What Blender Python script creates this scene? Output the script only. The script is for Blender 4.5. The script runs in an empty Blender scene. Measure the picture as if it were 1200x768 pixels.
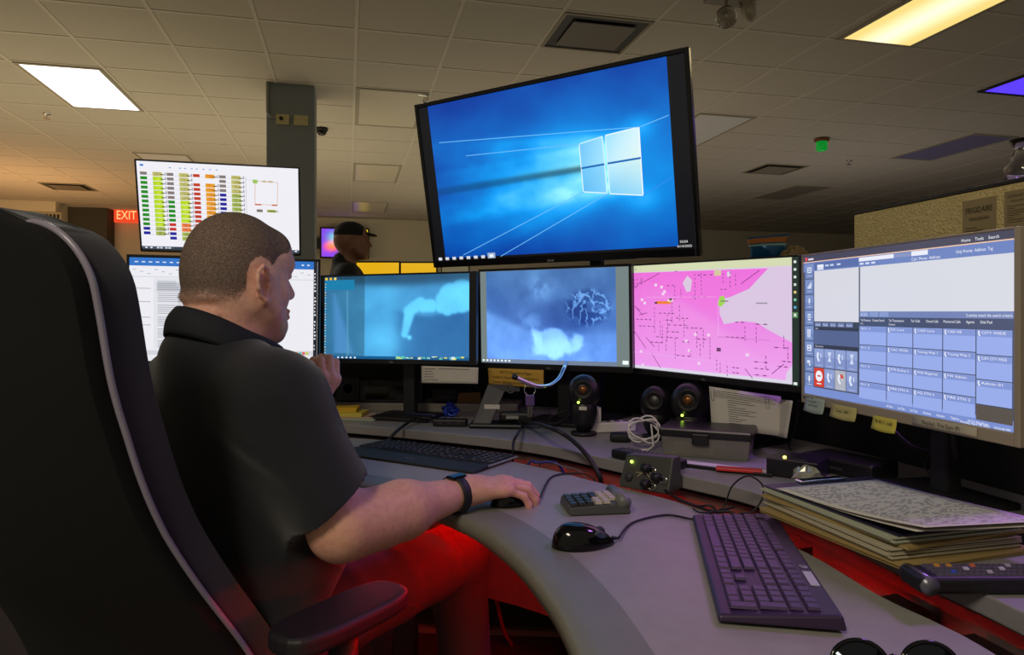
import bpy, math, random
import numpy as np
from mathutils import Matrix, Vector, Euler
SC = bpy.context.scene
COL = SC.collection
rad = math.radians
# ---------------------------------------------------------------- camera, world, lights, exposure
F, CX, CY, CZ = 808.0, 600.0, 370.0, 1.15
cam_d = bpy.data.cameras.new('camera'); cam = bpy.data.objects.new('camera', cam_d); COL.objects.link(cam)
cam.location = (0, 0, CZ); cam.rotation_euler = (rad(90), 0, 0)
cam_d.sensor_width = 36; cam_d.lens = 36*F/1200; cam_d.shift_y = -14/1200; cam_d.clip_start = .02
SC.camera = cam
SC.view_settings.view_transform = 'Standard'; SC.view_settings.look = 'None'
SC.view_settings.exposure = 0.0; SC.view_settings.gamma = 1; SC.view_settings.use_curve_mapping = False
w = bpy.data.worlds.new('world'); SC.world = w; w.use_nodes = True
w.node_tree.nodes['Background'].inputs[0].default_value = (0.36, 0.31, 0.23, 1)
w.node_tree.nodes['Background'].inputs[1].default_value = 0.55
ROOM = rad(13.37)          # the room's grid is turned against the view
HC = 1.85; CEIL = CZ+HC
def area(name, loc, size, power, color, rot=(0, 0, 0), sizey=None, spread=None):
    l = bpy.data.lights.new(name, 'AREA'); l.energy = power*(.42 if name == 'fill_uplight' else 1); l.color = color; l.size = size
    if sizey: l.shape = 'RECTANGLE'; l.size_y = sizey
    if spread: l.spread = spread
    o = bpy.data.objects.new(name, l); COL.objects.link(o); o.location = loc; o.rotation_euler = rot
    return o
ca, sa = math.cos(ROOM), math.sin(ROOM)
def rm(u, v, z=0): return Vector((u*ca - v*sa, u*sa + v*ca, z))
# lamps of the room, plus two added fill lights without fixtures
area('lamp_light_white', rm(-2.085, 6.27, CEIL-.06), .55, 30, (1, .95, .85), (0, 0, ROOM), 1.1)
area('lamp_light_yellow', rm(3.47, 3.42, CEIL-.06), .55, 9, (1, .80, .42), (0, 0, ROOM), 1.1)
area('fill_light_behind', rm(-1.2, -.9, CEIL-.06), .55, 62, (1, .88, .68), (0, 0, ROOM), 1.1)  # added fill behind the camera to brighten the operator and desk
area('fill_light_violet', rm(2.2, 1.1, CEIL-.06), .5, 9, (.55, .20, 1), (0, rad(20), ROOM), .5, rad(70))  # added violet fill, tilted towards the front keyboard
area('lamp_light_violet_far', rm(4.6, 4.3, CEIL-.06), .5, 10, (.35, .2, 1), (0, 0, ROOM), .5)
area('lamp_light_warm_far', rm(-4.3, 10.3, .9), 1.2, 55, (1, .55, .25), (rad(180), 0, ROOM), 1.2)
# added fill, shining up behind the partition to brighten the ceiling
for u_, v_, e_, c_ in ((-2.6, 6.2, 60, (1, .84, .56)), (-.6, 7.8, 60, (1, .86, .60)), (2.2, 6.0, 34, (1, .85, .66)), (5.6, 7.0, 30, (.92, .80, .78)), (1.6, 10.2, 40, (1, .86, .62)), (-6.0, 6.5, 40, (1, .80, .50))):
    area('fill_uplight', rm(u_, v_, .75), 2.2, e_, c_, (rad(180), 0, ROOM), 2.2)
# ---------------------------------------------------------------- colour and materials
def lin(c):
    if isinstance(c, str): c = tuple(int(c[i:i+2], 16)/255 for i in (0, 2, 4))
    return tuple((x/12.92 if x <= .04045 else ((x+.055)/1.055)**2.4) for x in c[:3])
MATS = {}
def mat(name, col, rough=.5, metal=0, bump=0, bscale=200, var=0, vscale=8, emit=None, estr=1, coat=0, trans=0, sheen=0, ior=1.45, alpha=1):
    if name in MATS: return MATS[name]
    m = bpy.data.materials.new(name); m.use_nodes = True; nt = m.node_tree; b = nt.nodes['Principled BSDF']
    c = lin(col); b.inputs['Base Color'].default_value = (*c, 1); b.inputs['Roughness'].default_value = rough
    b.inputs['Metallic'].default_value = metal; b.inputs['Coat Weight'].default_value = coat
    b.inputs['Transmission Weight'].default_value = trans; b.inputs['IOR'].default_value = ior
    b.inputs['Sheen Weight'].default_value = sheen; b.inputs['Alpha'].default_value = alpha
    tc = nt.nodes.new('ShaderNodeTexCoord')
    if var:
        n = nt.nodes.new('ShaderNodeTexNoise'); n.inputs['Scale'].default_value = vscale; n.inputs['Detail'].default_value = 6
        mx = nt.nodes.new('ShaderNodeMix'); mx.data_type = 'RGBA'; mx.blend_type = 'MIX'
        mx.inputs[6].default_value = (*[x*(1-var) for x in c], 1); mx.inputs[7].default_value = (*[min(1, x*(1+var)) for x in c], 1)
        nt.links.new(tc.outputs['Object'], n.inputs['Vector']); nt.links.new(n.outputs['Fac'], mx.inputs[0]); nt.links.new(mx.outputs[2], b.inputs['Base Color'])
    if bump:
        n = nt.nodes.new('ShaderNodeTexNoise'); n.inputs['Scale'].default_value = bscale; n.inputs['Detail'].default_value = 3
        bp = nt.nodes.new('ShaderNodeBump'); bp.inputs['Strength'].default_value = bump; bp.inputs['Distance'].default_value = .002
        nt.links.new(tc.outputs['Object'], n.inputs['Vector']); nt.links.new(n.outputs['Fac'], bp.inputs['Height']); nt.links.new(bp.outputs['Normal'], b.inputs['Normal'])
    if emit is not None:
        b.inputs['Emission Color'].default_value = (*lin(emit), 1); b.inputs['Emission Strength'].default_value = estr
    MATS[name] = m; return m
def mat_screen(name, strength, attr='Col'):
    m = bpy.data.materials.new(name); m.use_nodes = True; nt = m.node_tree; b = nt.nodes['Principled BSDF']
    b.inputs['Base Color'].default_value = (.012, .012, .014, 1); b.inputs['Roughness'].default_value = .22
    a = nt.nodes.new('ShaderNodeAttribute'); a.attribute_name = attr
    nt.links.new(a.outputs['Color'], b.inputs['Emission Color']); b.inputs['Emission Strength'].default_value = strength
    return m
def mat_paint(name, rough=.7):     # colour read from the mesh's own print
    if name in MATS: return MATS[name]
    m = bpy.data.materials.new(name); m.use_nodes = True; nt = m.node_tree; b = nt.nodes['Principled BSDF']
    a = nt.nodes.new('ShaderNodeAttribute'); a.attribute_name = 'Col'
    nt.links.new(a.outputs['Color'], b.inputs['Base Color']); b.inputs['Roughness'].default_value = rough
    MATS[name] = m; return m
# ---------------------------------------------------------------- mesh builder
class MB:
    def __init__(s): s.v = []; s.f = []; s.m = []; s.c = []; s.M = Matrix(); s.mi = 0; s.col = (1, 1, 1); s.sm = []; s.smooth = False
    def add(s, vs, fs, cols=None):
        o = len(s.v)
        for p in vs: s.v.append(tuple(s.M @ Vector(p)))
        for f in fs:
            s.f.append(tuple(i+o for i in f)); s.m.append(s.mi); s.sm.append(s.smooth)
            s.c.append([cols[i] for i in f] if cols else [s.col]*len(f))
        return s
    def box(s, x0, x1, y0, y1, z0, z1):
        v = [(x, y, z) for z in (z0, z1) for y in (y0, y1) for x in (x0, x1)]
        return s.add(v, [(0, 2, 3, 1), (4, 5, 7, 6), (0, 1, 5, 4), (2, 6, 7, 3), (0, 4, 6, 2), (1, 3, 7, 5)])
    def cbox(s, c, d): return s.box(c[0]-d[0]/2, c[0]+d[0]/2, c[1]-d[1]/2, c[1]+d[1]/2, c[2]-d[2]/2, c[2]+d[2]/2)
    def prism(s, pts, z0, z1):
        n = len(pts); v = [(x, y, z0) for x, y in pts]+[(x, y, z1) for x, y in pts]
        return s.add(v, [tuple(range(n))[::-1], tuple(range(n, 2*n))]+[(i, (i+1) % n, n+(i+1) % n, n+i) for i in range(n)])
    def lathe(s, prof, n=24, cap=True):     # prof: list of (r, z)
        v = []; f = []; k = len(prof)
        for r, z in prof:
            for i in range(n): a = 2*math.pi*i/n; v.append((r*math.cos(a), r*math.sin(a), z))
        for j in range(k-1):
            for i in range(n): a = j*n+i; b = j*n+(i+1) % n; f.append((a, b, b+n, a+n))
        if cap: f.append(tuple(range(n))[::-1]); f.append(tuple(range((k-1)*n, k*n)))
        return s.add(v, f)
    def cyl(s, a, b, r, r2=None, n=16):
        a = Vector(a); b = Vector(b); return s.tube([a, b], [r, r if r2 is None else r2], n)
    def tube(s, pts, r, n=8, closed=False):
        P = [Vector(p) for p in pts]; k = len(P); R = r if isinstance(r, (list, tuple)) else [r]*k
        v = []; f = []; up = None
        for i in range(k):
            t = (P[(i+1) % k]-P[i-1]) if closed else (P[min(i+1, k-1)]-P[max(i-1, 0)])
            t.normalize()
            if up is None: up = Vector((0, 0, 1)) if abs(t.z) < .9 else Vector((1, 0, 0))
            sd = t.cross(up); 
            if sd.length < 1e-5: sd = t.cross(Vector((0, 1, .3)))
            sd.normalize(); up = sd.cross(t).normalized()
            for j in range(n): a = 2*math.pi*j/n; v.append(P[i]+(sd*math.cos(a)+up*math.sin(a))*R[i])
        for i in range(k if closed else k-1):
            for j in range(n): a = i*n+j; b = i*n+(j+1) % n; c = ((i+1) % k)*n; f.append((a, b, c+(j+1) % n, c+j))
        if not closed: f.append(tuple(range(n))[::-1]); f.append(tuple(range((k-1)*n, k*n)))
        return s.add(v, f)
    def sphere(s, c, r, n=16, m=10):
        r = r if isinstance(r, (list, tuple)) else (r, r, r); v = []; f = []
        for j in range(m+1):
            t = math.pi*j/m
            for i in range(n): a = 2*math.pi*i/n; v.append((c[0]+r[0]*math.sin(t)*math.cos(a), c[1]+r[1]*math.sin(t)*math.sin(a), c[2]-r[2]*math.cos(t)))
        for j in range(m):
            for i in range(n): a = j*n+i; b = j*n+(i+1) % n; f.append((a, b, b+n, a+n))
        return s.add(v, f)
    def torus(s, c, R, r, n=24, m=8, ax=None):
        pts = []
        for i in range(n): a = 2*math.pi*i/n; p = Vector((R*math.cos(a), R*math.sin(a), 0)); pts.append(Vector(c)+(ax @ p if ax else p))
        return s.tube(pts, r, m, True)
    def grid(s, fn, nu, nv, close_u=False):
        v = [fn(i/(nu if close_u else nu-1), j/(nv-1)) for j in range(nv) for i in range(nu)]; f = []
        for j in range(nv-1):
            for i in range(nu if close_u else nu-1): a = j*nu+i; b = j*nu+(i+1) % nu; f.append((a, b, b+nu, a+nu))
        return s.add(v, f)
def obj(name, mb, mats, parent=None, bevel=0, seg=2, smooth=None, loc=None, rot=None, weld=False, sub=0, col=False):
    me = bpy.data.meshes.new(name)
    me.from_pydata([tuple(v) for v in mb.v], [], mb.f); me.validate(clean_customdata=False)
    if not isinstance(mats, (list, tuple)): mats = [mats]
    for m in mats: me.materials.append(m)
    if len(me.polygons) == len(mb.f):
        me.polygons.foreach_set('material_index', mb.m)
        me.polygons.foreach_set('use_smooth', [bool(x) or bool(smooth) for x in mb.sm])
        if col:
            at = me.color_attributes.new('Col', 'FLOAT_COLOR', 'CORNER'); flat = []
            for p in mb.c:
                for c in p: flat.extend((c[0], c[1], c[2], 1))
            at.data.foreach_set('color', flat)
    o = bpy.data.objects.new(name, me); COL.objects.link(o); o.parent = parent
    if loc is not None: o.location = loc
    if rot is not None: o.rotation_euler = rot
    if bevel:
        b = o.modifiers.new('bevel', 'BEVEL'); b.width = bevel; b.segments = seg; b.limit_method = 'ANGLE'; b.angle_limit = rad(40); b.harden_normals = False
    if sub:
        b = o.modifiers.new('sub', 'SUBSURF'); b.levels = sub; b.render_levels = sub
    return o
def tag(o, label, cat, group=None, kind=None):
    o['label'] = label; o['category'] = cat
    if group: o['group'] = group
    if kind: o['kind'] = kind
    return o
def thing(name, label, cat, loc=(0, 0, 0), rz=0, group=None):
    o = bpy.data.objects.new(name, None); COL.objects.link(o); o.location = loc; o.rotation_euler = (0, 0, rz); o.empty_display_size = .05
    return tag(o, label, cat, group)
def struct(o): o['kind'] = 'structure'; return o
def copy_tree(o, parent=None):
    c = o.copy(); COL.objects.link(c); c.parent = parent
    for ch in list(o.children): copy_tree(ch, c)
    return c
def D(px, py, z): d = F*(CZ-z)/(py-CY); return ((px-CX)/F*d, d)        # a point of the photo's frame on the level z
def at(px, py, d): return Vector(((px-CX)/F*d, d, CZ-(py-CY)/F*d))
def spline(pts, n=8, closed=False):
    P = [Vector(p) for p in pts]; out = []; k = len(P)
    for i in range(k if closed else k-1):
        a, b, c, d = (P[(i-1) % k], P[i], P[(i+1) % k], P[(i+2) % k]) if closed else (P[max(i-1, 0)], P[i], P[i+1], P[min(i+2, k-1)])
        for j in range(n):
            t = j/n; out.append(.5*((2*b)+(c-a)*t+(2*a-5*b+4*c-d)*t*t+(3*b-a-3*c+d)*t**3))
    if not closed: out.append(P[-1])
    return out
# text as flat faces: returns vertices (x, y), faces; lower left at 0,0
_TX = {}
def text_mesh(s, bold=False):
    if s in _TX: return _TX[s]
    cu = bpy.data.curves.new('t', 'FONT'); cu.body = s; cu.size = 1; cu.resolution_u = 2
    if bold: cu.offset = .015
    o = bpy.data.objects.new('t', cu); COL.objects.link(o); bpy.context.view_layer.update()
    me = bpy.data.meshes.new_from_object(o.evaluated_get(bpy.context.evaluated_depsgraph_get()))
    v = [(p.co.x, p.co.y) for p in me.vertices]; f = [tuple(p.vertices) for p in me.polygons]
    bpy.data.objects.remove(o); bpy.data.meshes.remove(me); bpy.data.curves.remove(cu)
    wd = max([p[0] for p in v] or [1]); _TX[s] = (v, f, wd); return _TX[s]
class Canvas(MB):      # a picture in the local x-z plane facing -y, u right 0..1, v down 0..1
    def __init__(s, W, H, y=0): super().__init__(); s.W = W; s.H = H; s.y = y; s.L = 0
    def p(s, u, v): return ((u-.5)*s.W, s.y-s.L*.00001, (.5-v)*s.H)
    def poly(s, uv, c, cols=None):
        s.L += 1; s.col = lin(c); n = len(uv)
        return s.add([s.p(*q) for q in uv], [tuple(range(n))[::-1]], [lin(x) for x in cols] if cols else None)
    def rect(s, u0, v0, u1, v1, c, same=False):
        if same: s.L -= 1
        return s.poly([(u0, v0), (u1, v0), (u1, v1), (u0, v1)], c)
    def line(s, u0, v0, u1, v1, c, w=.004, same=False):
        asp = s.W/s.H; dx = (u1-u0)*asp; dy = v1-v0; l = math.hypot(dx, dy) or 1; nx = -dy/l*w/asp/2; ny = dx/l*w/2
        if same: s.L -= 1
        return s.poly([(u0+nx, v0+ny), (u1+nx, v1+ny), (u1-nx, v1-ny), (u0-nx, v0-ny)], c)
    def text(s, t, u, v, h, c, width=None, center=False, same=False):   # v: baseline, h: cap height in v
        vs, fs, wd = text_mesh(t)
        if not fs: return s
        s.L += 0 if same else 1; s.col = lin(c); k = h*s.H/.72; kx = k if width is None else width*s.W/wd
        x0, _, z0 = s.p(u, v); y = s.y-s.L*.00001
        if center: x0 -= wd*kx/2
        return s.add([(x0+a*kx, y, z0+b*k) for a, b in vs], fs)
    def image(s, u0, v0, u1, v1, arr):     # arr h x w x 3 in 0..1 sRGB, one colour per vertex
        s.L += 1; h, w_, _ = arr.shape; L_ = np.where(arr <= .04045, arr/12.92, ((np.clip(arr, 0, 1)+.055)/1.055)**2.4).reshape(-1, 3).tolist()
        vs = [s.p(u0+(u1-u0)*i/(w_-1), v0+(v1-v0)*j/(h-1)) for j in range(h) for i in range(w_)]
        fs = [(j*w_+i, (j+1)*w_+i, (j+1)*w_+i+1, j*w_+i+1) for j in range(h-1) for i in range(w_-1)]
        return s.add(vs, fs, L_)
def fbm(h, w_, sc, seed, octs=4, stretch=1):
    r = np.random.RandomState(seed); out = np.zeros((h, w_)); amp = 1; tot = 0
    for o in range(octs):
        gy = int(sc*2**o)+2; gx = int(sc*2**o*w_/h/stretch)+2; g = r.rand(gy+1, gx+1)
        y = np.linspace(0, gy-1e-3, h); x = np.linspace(0, gx-1e-3, w_); yi = y.astype(int); xi = x.astype(int)
        fy = (y-yi)[:, None]; fx = (x-xi)[None]; fy = fy*fy*(3-2*fy); fx = fx*fx*(3-2*fx)
        a = g[yi][:, xi]; b = g[yi][:, xi+1]; c = g[yi+1][:, xi]; d = g[yi+1][:, xi+1]
        out += amp*((a*(1-fx)+b*fx)*(1-fy)+(c*(1-fx)+d*fx)*fy); tot += amp; amp *= .5
    return out/tot
RND = random.Random(7)
# ================================================================ the room
m_tile = mat('ceiling_tile_mineral', 'bdb6a4', .95, bump=.5, bscale=260, var=.10, vscale=120)
m_bar = mat('ceiling_grid_metal', 'c6bfac', .6)
m_wall = mat('wall_paint_tan', 'cfc7ae', .9, var=.04, vscale=1.5)
m_wall_l = mat('wall_paint_lit', 'ddd4b8', .9, var=.04, vscale=1.5)  # lighter copy of the wall paint: stronger light put into the colour
m_colm = mat('column_paint_grey', '8b9494', .7, bump=.15, bscale=80)
m_carpet = mat('carpet', '3a3335', 1, bump=1, bscale=900, var=.35, vscale=300)
U0, V0, DU, DV = -.559, 4.56, .61, .57
def slab(name, u0, u1, v0, v1, z0, z1, m, **k): return struct(obj(name, MB().box(u0, u1, v0, v1, z0, z1), m, rot=(0, 0, ROOM), **k))
slab('floor', -10, 13, .6, 13.6, -.1, 0, m_carpet)
slab('ceiling', -10, 13, .2, 13.6, CEIL, CEIL+.1, m_tile)
b = MB()
for k in range(-15, 22): u = U0+DU*k; b.box(u-.012, u+.012, .2, 13.5, CEIL-.004, CEIL+.01)
for k in range(-7, 16): v = V0+DV*k; b.box(-10, 13, v-.012, v+.012, CEIL-.0035, CEIL+.01)
struct(obj('trim_1', b, m_bar, rot=(0, 0, ROOM)))
slab('wall_back', -10, 13, 13.5, 13.65, 0, CEIL, m_wall)
slab('wall_left', -10, -4.62, 12.6, 13.5, 0, CEIL, m_wall_l)
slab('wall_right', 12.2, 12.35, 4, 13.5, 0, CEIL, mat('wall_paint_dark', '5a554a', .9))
slab('baseboard_back', -4.62, 12.2, 13.47, 13.5, 0, .12, mat('baseboard_vinyl', '2a2928', .6))
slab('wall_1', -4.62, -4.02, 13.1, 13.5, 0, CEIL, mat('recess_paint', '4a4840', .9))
# column with its conduit and junction plates
cp = rm(-.1, 0); c0 = at(312, 97, 5.47); c1 = at(368, 97, 5.47)
cu0 = c0.x*ca+c0.y*sa; cv0 = -c0.x*sa+c0.y*ca
cu1 = c1.x*ca+c1.y*sa
colm = struct(obj('column', MB().box(cu0, cu0+.37, cv0, cv0+.37, 0, CEIL), m_colm, rot=(0, 0, ROOM), bevel=.006))
t = tag(obj('conduit', MB().tube([(cu0+.012, cv0-.016, CEIL), (cu0+.012, cv0-.016, CEIL-.24), (cu0+.03, cv0-.016, CEIL-.27), (cu0+.07, cv0-.016, CEIL-.27)], .013, 10), mat('conduit_grey', '8a8a80', .5), rot=(0, 0, ROOM)),
        'pale grey conduit running down the left edge of the grey column', 'conduit')
m_plate = mat('junction_cover', 'd0c48c', .5)
for i, (du, w_) in enumerate(((.075, .10), (.21, .11))):
    e = thing('junction_box', ['tan junction box with a dark knob, left of the two on the grey column', 'plain tan junction box, right of the two on the grey column'][i], 'junction box', rm(cu0+du+w_/2, cv0-.012, CEIL-.28), ROOM, 'junction boxes on the grey column')
    obj('cover_plate', MB().box(-w_/2, w_/2, -.012, .012, -.045, .03), m_plate, e, bevel=.003)
    if i == 0: obj('knob', MB().cyl((-.01, -.012, -.005), (-.01, -.03, -.005), .014), mat('black_plastic', '17171a', .45), e)
    else:
        for sx in (-1, 1): obj('screw', MB().cyl((sx*.04, -.011, -.008), (sx*.04, -.0145, -.008), .004, n=8), mat('steel_dull', '8a8a88', .4, 1), e)
# ceiling lights: frame, diffuser
m_frame = mat('fixture_frame', '9a937c', .55)
def troffer(u, v, look, label, nu=1):
    e = thing('ceiling_light', label, 'ceiling light', rm(u+DU*nu/2, v+DV, CEIL), ROOM, 'recessed ceiling light panels' )
    W = DU*nu/2-.012; L = DV-.012; fr = MB()
    for a in ((-W, W, -L, -L+.03), (-W, W, L-.03, L), (-W, -W+.03, -L+.03, L-.03), (W-.03, W, -L+.03, L-.03)): fr.box(a[0], a[1], a[2], a[3], -.012, .0)
    obj('frame', fr, m_frame, e, bevel=.003)
    M = {'white': mat('diffuser_lit_white', 'f2f2f2', .4, emit='f4f1ff', estr=2.2),
         'off': mat('diffuser_unlit', 'c9c2aa', .35), 'dim': mat('diffuser_pale', 'dadad4', .3),
         'dark': mat('diffuser_dark', '8f897a', .35), 'violet': mat('diffuser_violet_sheen', '8886a8', .2)}.get(look)  # violet sheen is reflected light put into the diffuser's base colour
    if look == 'yellow':
        M = bpy.data.materials.new('diffuser_lit_yellow'); M.use_nodes = True; nt = M.node_tree; bb = nt.nodes['Principled BSDF']
        tc = nt.nodes.new('ShaderNodeTexCoord'); sx = nt.nodes.new('ShaderNodeSeparateXYZ'); ab = nt.nodes.new('ShaderNodeMath'); ab.operation = 'ABSOLUTE'
        cr = nt.nodes.new('ShaderNodeValToRGB'); nt.links.new(tc.outputs['Object'], sx.inputs[0]); nt.links.new(sx.outputs['X'], ab.inputs[0]); nt.links.new(ab.outputs[0], cr.inputs[0])
        cr.color_ramp.elements[0].position = .01; cr.color_ramp.elements[0].color = (1.0, .92, .62, 1)      # the tube behind the lens
        cr.color_ramp.elements[1].position = .20; cr.color_ramp.elements[1].color = (.75, .56, .17, 1)
        nt.links.new(cr.outputs[0], bb.inputs['Emission Color']); bb.inputs['Emission Strength'].default_value = 1.25; bb.inputs['Base Color'].default_value = (.6, .5, .3, 1)
    obj('diffuser', MB().box(-W+.03, W-.03, -L+.03, L-.03, -.008, -.002), M, e)
    return e
troffer(-2.389, 5.70, 'white', 'bright white lit ceiling light panel at upper left')
troffer(3.16, 2.85, 'yellow', 'yellow glowing ceiling light panel at the upper right edge')
troffer(.051, 5.70, 'off', 'unlit pale ceiling light panel nearest right of the grey column')
troffer(.051, 8.55, 'off', 'unlit yellowish ceiling light panel, second away from the hanging hook beyond the column')
troffer(.051, 11.4, 'off', 'smallest farthest unlit ceiling light panel above the person in a cap')
troffer(3.10, 5.70, 'dim', 'pale white unlit ceiling light panel beside the right edge of the large television')
troffer(3.10, 8.55, 'dark', 'dark unlit ceiling light panel between the pale panel and the back wall')
troffer(6.15, 5.70, 'violet', 'unlit ceiling light panel with violet sheen above the refrigerator')
troffer(6.15, 8.55, 'dark', 'dark unlit ceiling light panel far beyond the green ceiling beacon')
troffer(-2.389, 8.55, 'dim', 'faint whitish ceiling light panel just above the upper left monitor')
e = thing('ceiling_light', 'small violet lit ceiling light panel at the right edge', 'ceiling light', rm(4.93+.61/2, 3.99+.28, CEIL), ROOM)
# the violet panel sits where the photo shows its corner, right edge
vp = at(1200, 97, 1495/(370-97)); e.location = (vp.x+.12, vp.y, CEIL)
b = MB(); [b.box(*a, -.014, 0) for a in ((-.3, .3, -.28, -.25), (-.3, .3, .25, .28), (-.3, -.27, -.25, .25), (.27, .3, -.25, .25))]
obj('frame', b, mat('frame_dark', '2a2824', .5), e)
obj('diffuser', MB().box(-.27, .27, -.25, .25, -.008, -.002), mat('diffuser_violet', '4030c0', .4, emit='5a3cff', estr=1.1), e)
# diffusers and return grilles
def vent(u, v, du, dv, label, name='ceiling_vent', inner='6d6658', rim='2a2824'):
    e = thing(name, label, 'vent', rm(u+du/2, v+dv/2, CEIL), ROOM); W = du/2-.01; L = dv/2-.01
    fr = MB()
    for a in ((-W, W, -L, -L+.02), (-W, W, L-.02, L), (-W, -W+.02, -L+.02, L-.02), (W-.02, W, -L+.02, L-.02)): fr.box(*a, -.012, 0)
    obj('frame', fr, mat('vent_frame', '8f8870', .45), e, bevel=.002)
    obj('throat', MB().box(-W+.02, W-.02, -L+.02, L-.02, -.004, -.001), mat('vent_throat', rim, .5), e)
    g = .085; pl = MB().box(-W+g, W-g, -L+g, L-g, -.022, -.015)
    obj('face_plate', pl, mat('vent_plate_'+inner, inner, .45), e, bevel=.003)
    h = MB(); [h.box(sx*(W-g-.02)-.005, sx*(W-g-.02)+.005, sy*(L-g-.02)-.005, sy*(L-g-.02)+.005, -.016, -.003) for sx in (-1, 1) for sy in (-1, 1)]
    obj('hanger', h, mat('steel_dull', '8a8a88', .4, 1), e)
    return e
vent(1.271, 3.99, .61, .57, 'square air diffuser with dark rim on the ceiling above the large television')
vent(4.93, 7.41, .61, .57, 'small dark ceiling vent below and left of the green beacon', inner='8a8370')
vent(-4.2, 10.8, .61, .57, 'distant dark ceiling vent above the exit sign wall at left', inner='6d6658')
# emergency light with two heads
hd = at(862, 14, 4.0); e = thing('emergency_light', 'emergency light with two clear round lamp heads under the ceiling', 'emergency light', (hd.x-.02, hd.y, CEIL), ROOM)
obj('housing', MB().box(-.15, .13, -.07, .07, -.03, 0), mat('housing_tan', '857d68', .5), e, bevel=.012)
m_glass = mat('clear_plastic', 'e8e6dc', .08, trans=.9, ior=1.45); m_chrome = mat('chrome', 'd8d8d8', .12, 1)
for i, (x, z, ax) in enumerate(((-.06, -.13, (-.3, -.75, -.55)), (.075, -.085, (.5, -.8, -.2)))):
    a = Vector(ax).normalized(); c = Vector((x, -.03, z)); q = a.to_track_quat('Z', 'Y').to_matrix().to_4x4()
    h = MB(); h.cyl((x*.6, 0, -.02), c-a*.02, .010); hh = obj('lamp_arm', h, mat('housing_tan', '857d68', .5), e)
    h = MB(); h.M = Matrix.Translation(c) @ q; h.smooth = True; h.lathe([(.018, -.03), (.045, -.01), (.062, .025), (.064, .03)], 24); obj('lamp_head', h, m_glass, e)
    h = MB(); h.M = Matrix.Translation(c) @ q; h.smooth = True; h.lathe([(.012, -.02), (.035, 0), (.05, .022)], 24, False); h.sphere((0, 0, 0), .012, 10, 8); obj('reflector', h, mat('reflector_pale', 'e8e0cc', .35, .2), e)
obj('indicator', MB().sphere((-.01, -.07, -.02), .008), mat('red_led', 'a01010', .4, emit='ff2010', estr=1.5), e)
# green beacon
g = at(963, 163, 7.2); e = thing('ceiling_beacon', 'green beacon lamp hanging from the ceiling at right', 'beacon', (g.x, g.y, CEIL))
h = MB(); h.smooth = True; h.lathe([(.075, 0), (.075, -.025), (.06, -.035)]); obj('base', h, mat('beacon_base', '7a4a2a', .5), e)
h = MB(); h.smooth = True; h.lathe([(.055, -.03), (.057, -.10), (.05, -.125), (.02, -.135)]); obj('lens', h, mat('green_lens', '0a8a30', .2, emit='10c040', estr=.35), e)
# dome camera, sprinklers, hook
g = at(377, 150, 6.8); e = thing('dome_camera', 'black dome camera on the ceiling right of the grey column', 'camera', (g.x, g.y, CEIL))
h = MB(); h.smooth = True; h.lathe([(.06, 0), (.06, -.025), (.05, -.03)]); obj('base', h, mat('black_plastic', '17171a', .45), e)
h = MB(); h.smooth = True; h.lathe([(.05, -.028), (.045, -.05), (.03, -.068), (.005, -.075)]); obj('dome', h, mat('black_gloss', '08080a', .1), e)
for i, (px, py) in enumerate(((55, 133), (995, 188))):
    d = 1495/(370-py); g = at(px, py, d)
    e = thing('sprinkler', ['small ceiling sprinkler below the bright white light panel at left', 'small ceiling sprinkler right of the green beacon'][i], 'sprinkler', (g.x, g.y, CEIL))
    h = MB(); h.smooth = True; h.lathe([(.035, 0), (.03, -.008), (.012, -.012)], 16); obj('escutcheon', h, m_chrome, e)
    h = MB(); h.lathe([(.008, -.01), (.008, -.045)], 8); h.lathe([(.028, -.046), (.028, -.05)], 14); obj('sprinkler_head', h, m_chrome, e)
g = at(497, 108, 1495/(370-110))
e = thing('ceiling_hook', 'bright metal hook clipped to the ceiling grid beside the top left corner of the television', 'hook', (g.x, g.y, CEIL))
h = MB(); h.tube(spline([(-.045, 0, -.006), (.0, 0, -.012), (.03, 0, -.02), (.03, 0, -.05), (.01, 0, -.075), (-.02, 0, -.07)], 6), .006, 8); obj('wire', h, m_chrome, e)
obj('clip', MB().box(-.02, .04, -.012, .012, -.012, 0), m_chrome, e)
# exit sign on the far wall
def wallpt(px, py, v=13.5):     # where the ray meets the far wall
    k = (px-CX)/F; d = v/(ca-k*sa); return Vector((k*d, d, CZ-(py-CY)/F*d))
p = wallpt(148, 251.5, 13.3); e = thing('exit_sign', 'glowing red exit sign on the far wall left of the upper monitor', 'exit sign', p, ROOM)
obj('sign_body', MB().box(-.20, .20, 0, .08, -.14, .14), mat('sign_face', 'a04030', .4, emit='ff4a28', estr=.75), e, bevel=.01)
cv = Canvas(.34, .2, -.003); cv.text('EXIT', .5, .92, .78, 'ffe0b0', width=.95, center=True); obj('lettering', cv, mat('sign_letters', 'ffd0a0', .4, emit='ffb070', estr=1.3), e)
obj('bracket', MB().box(-.03, .03, .08, .2, -.03, .03), m_frame, e)
# dark lettered strip on the left wall
p = wallpt(35, 253, 12.59); e = thing('wall_sign', 'long dark lettered sign on the lighter wall at far left', 'sign', p, ROOM)
obj('sign_board', MB().box(-.45, .45, -.0, .01, -.07, .07), mat('sign_board_cream', 'b0a788', .7), e)
cv = Canvas(.9, .14, -.002); [cv.rect(.03+i*.06, .25, .03+i*.06+.04, .75, '2a2a26') for i in range(16)]; obj('lettering', cv, mat('sign_ink', '2a2a26', .8), e)
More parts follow.
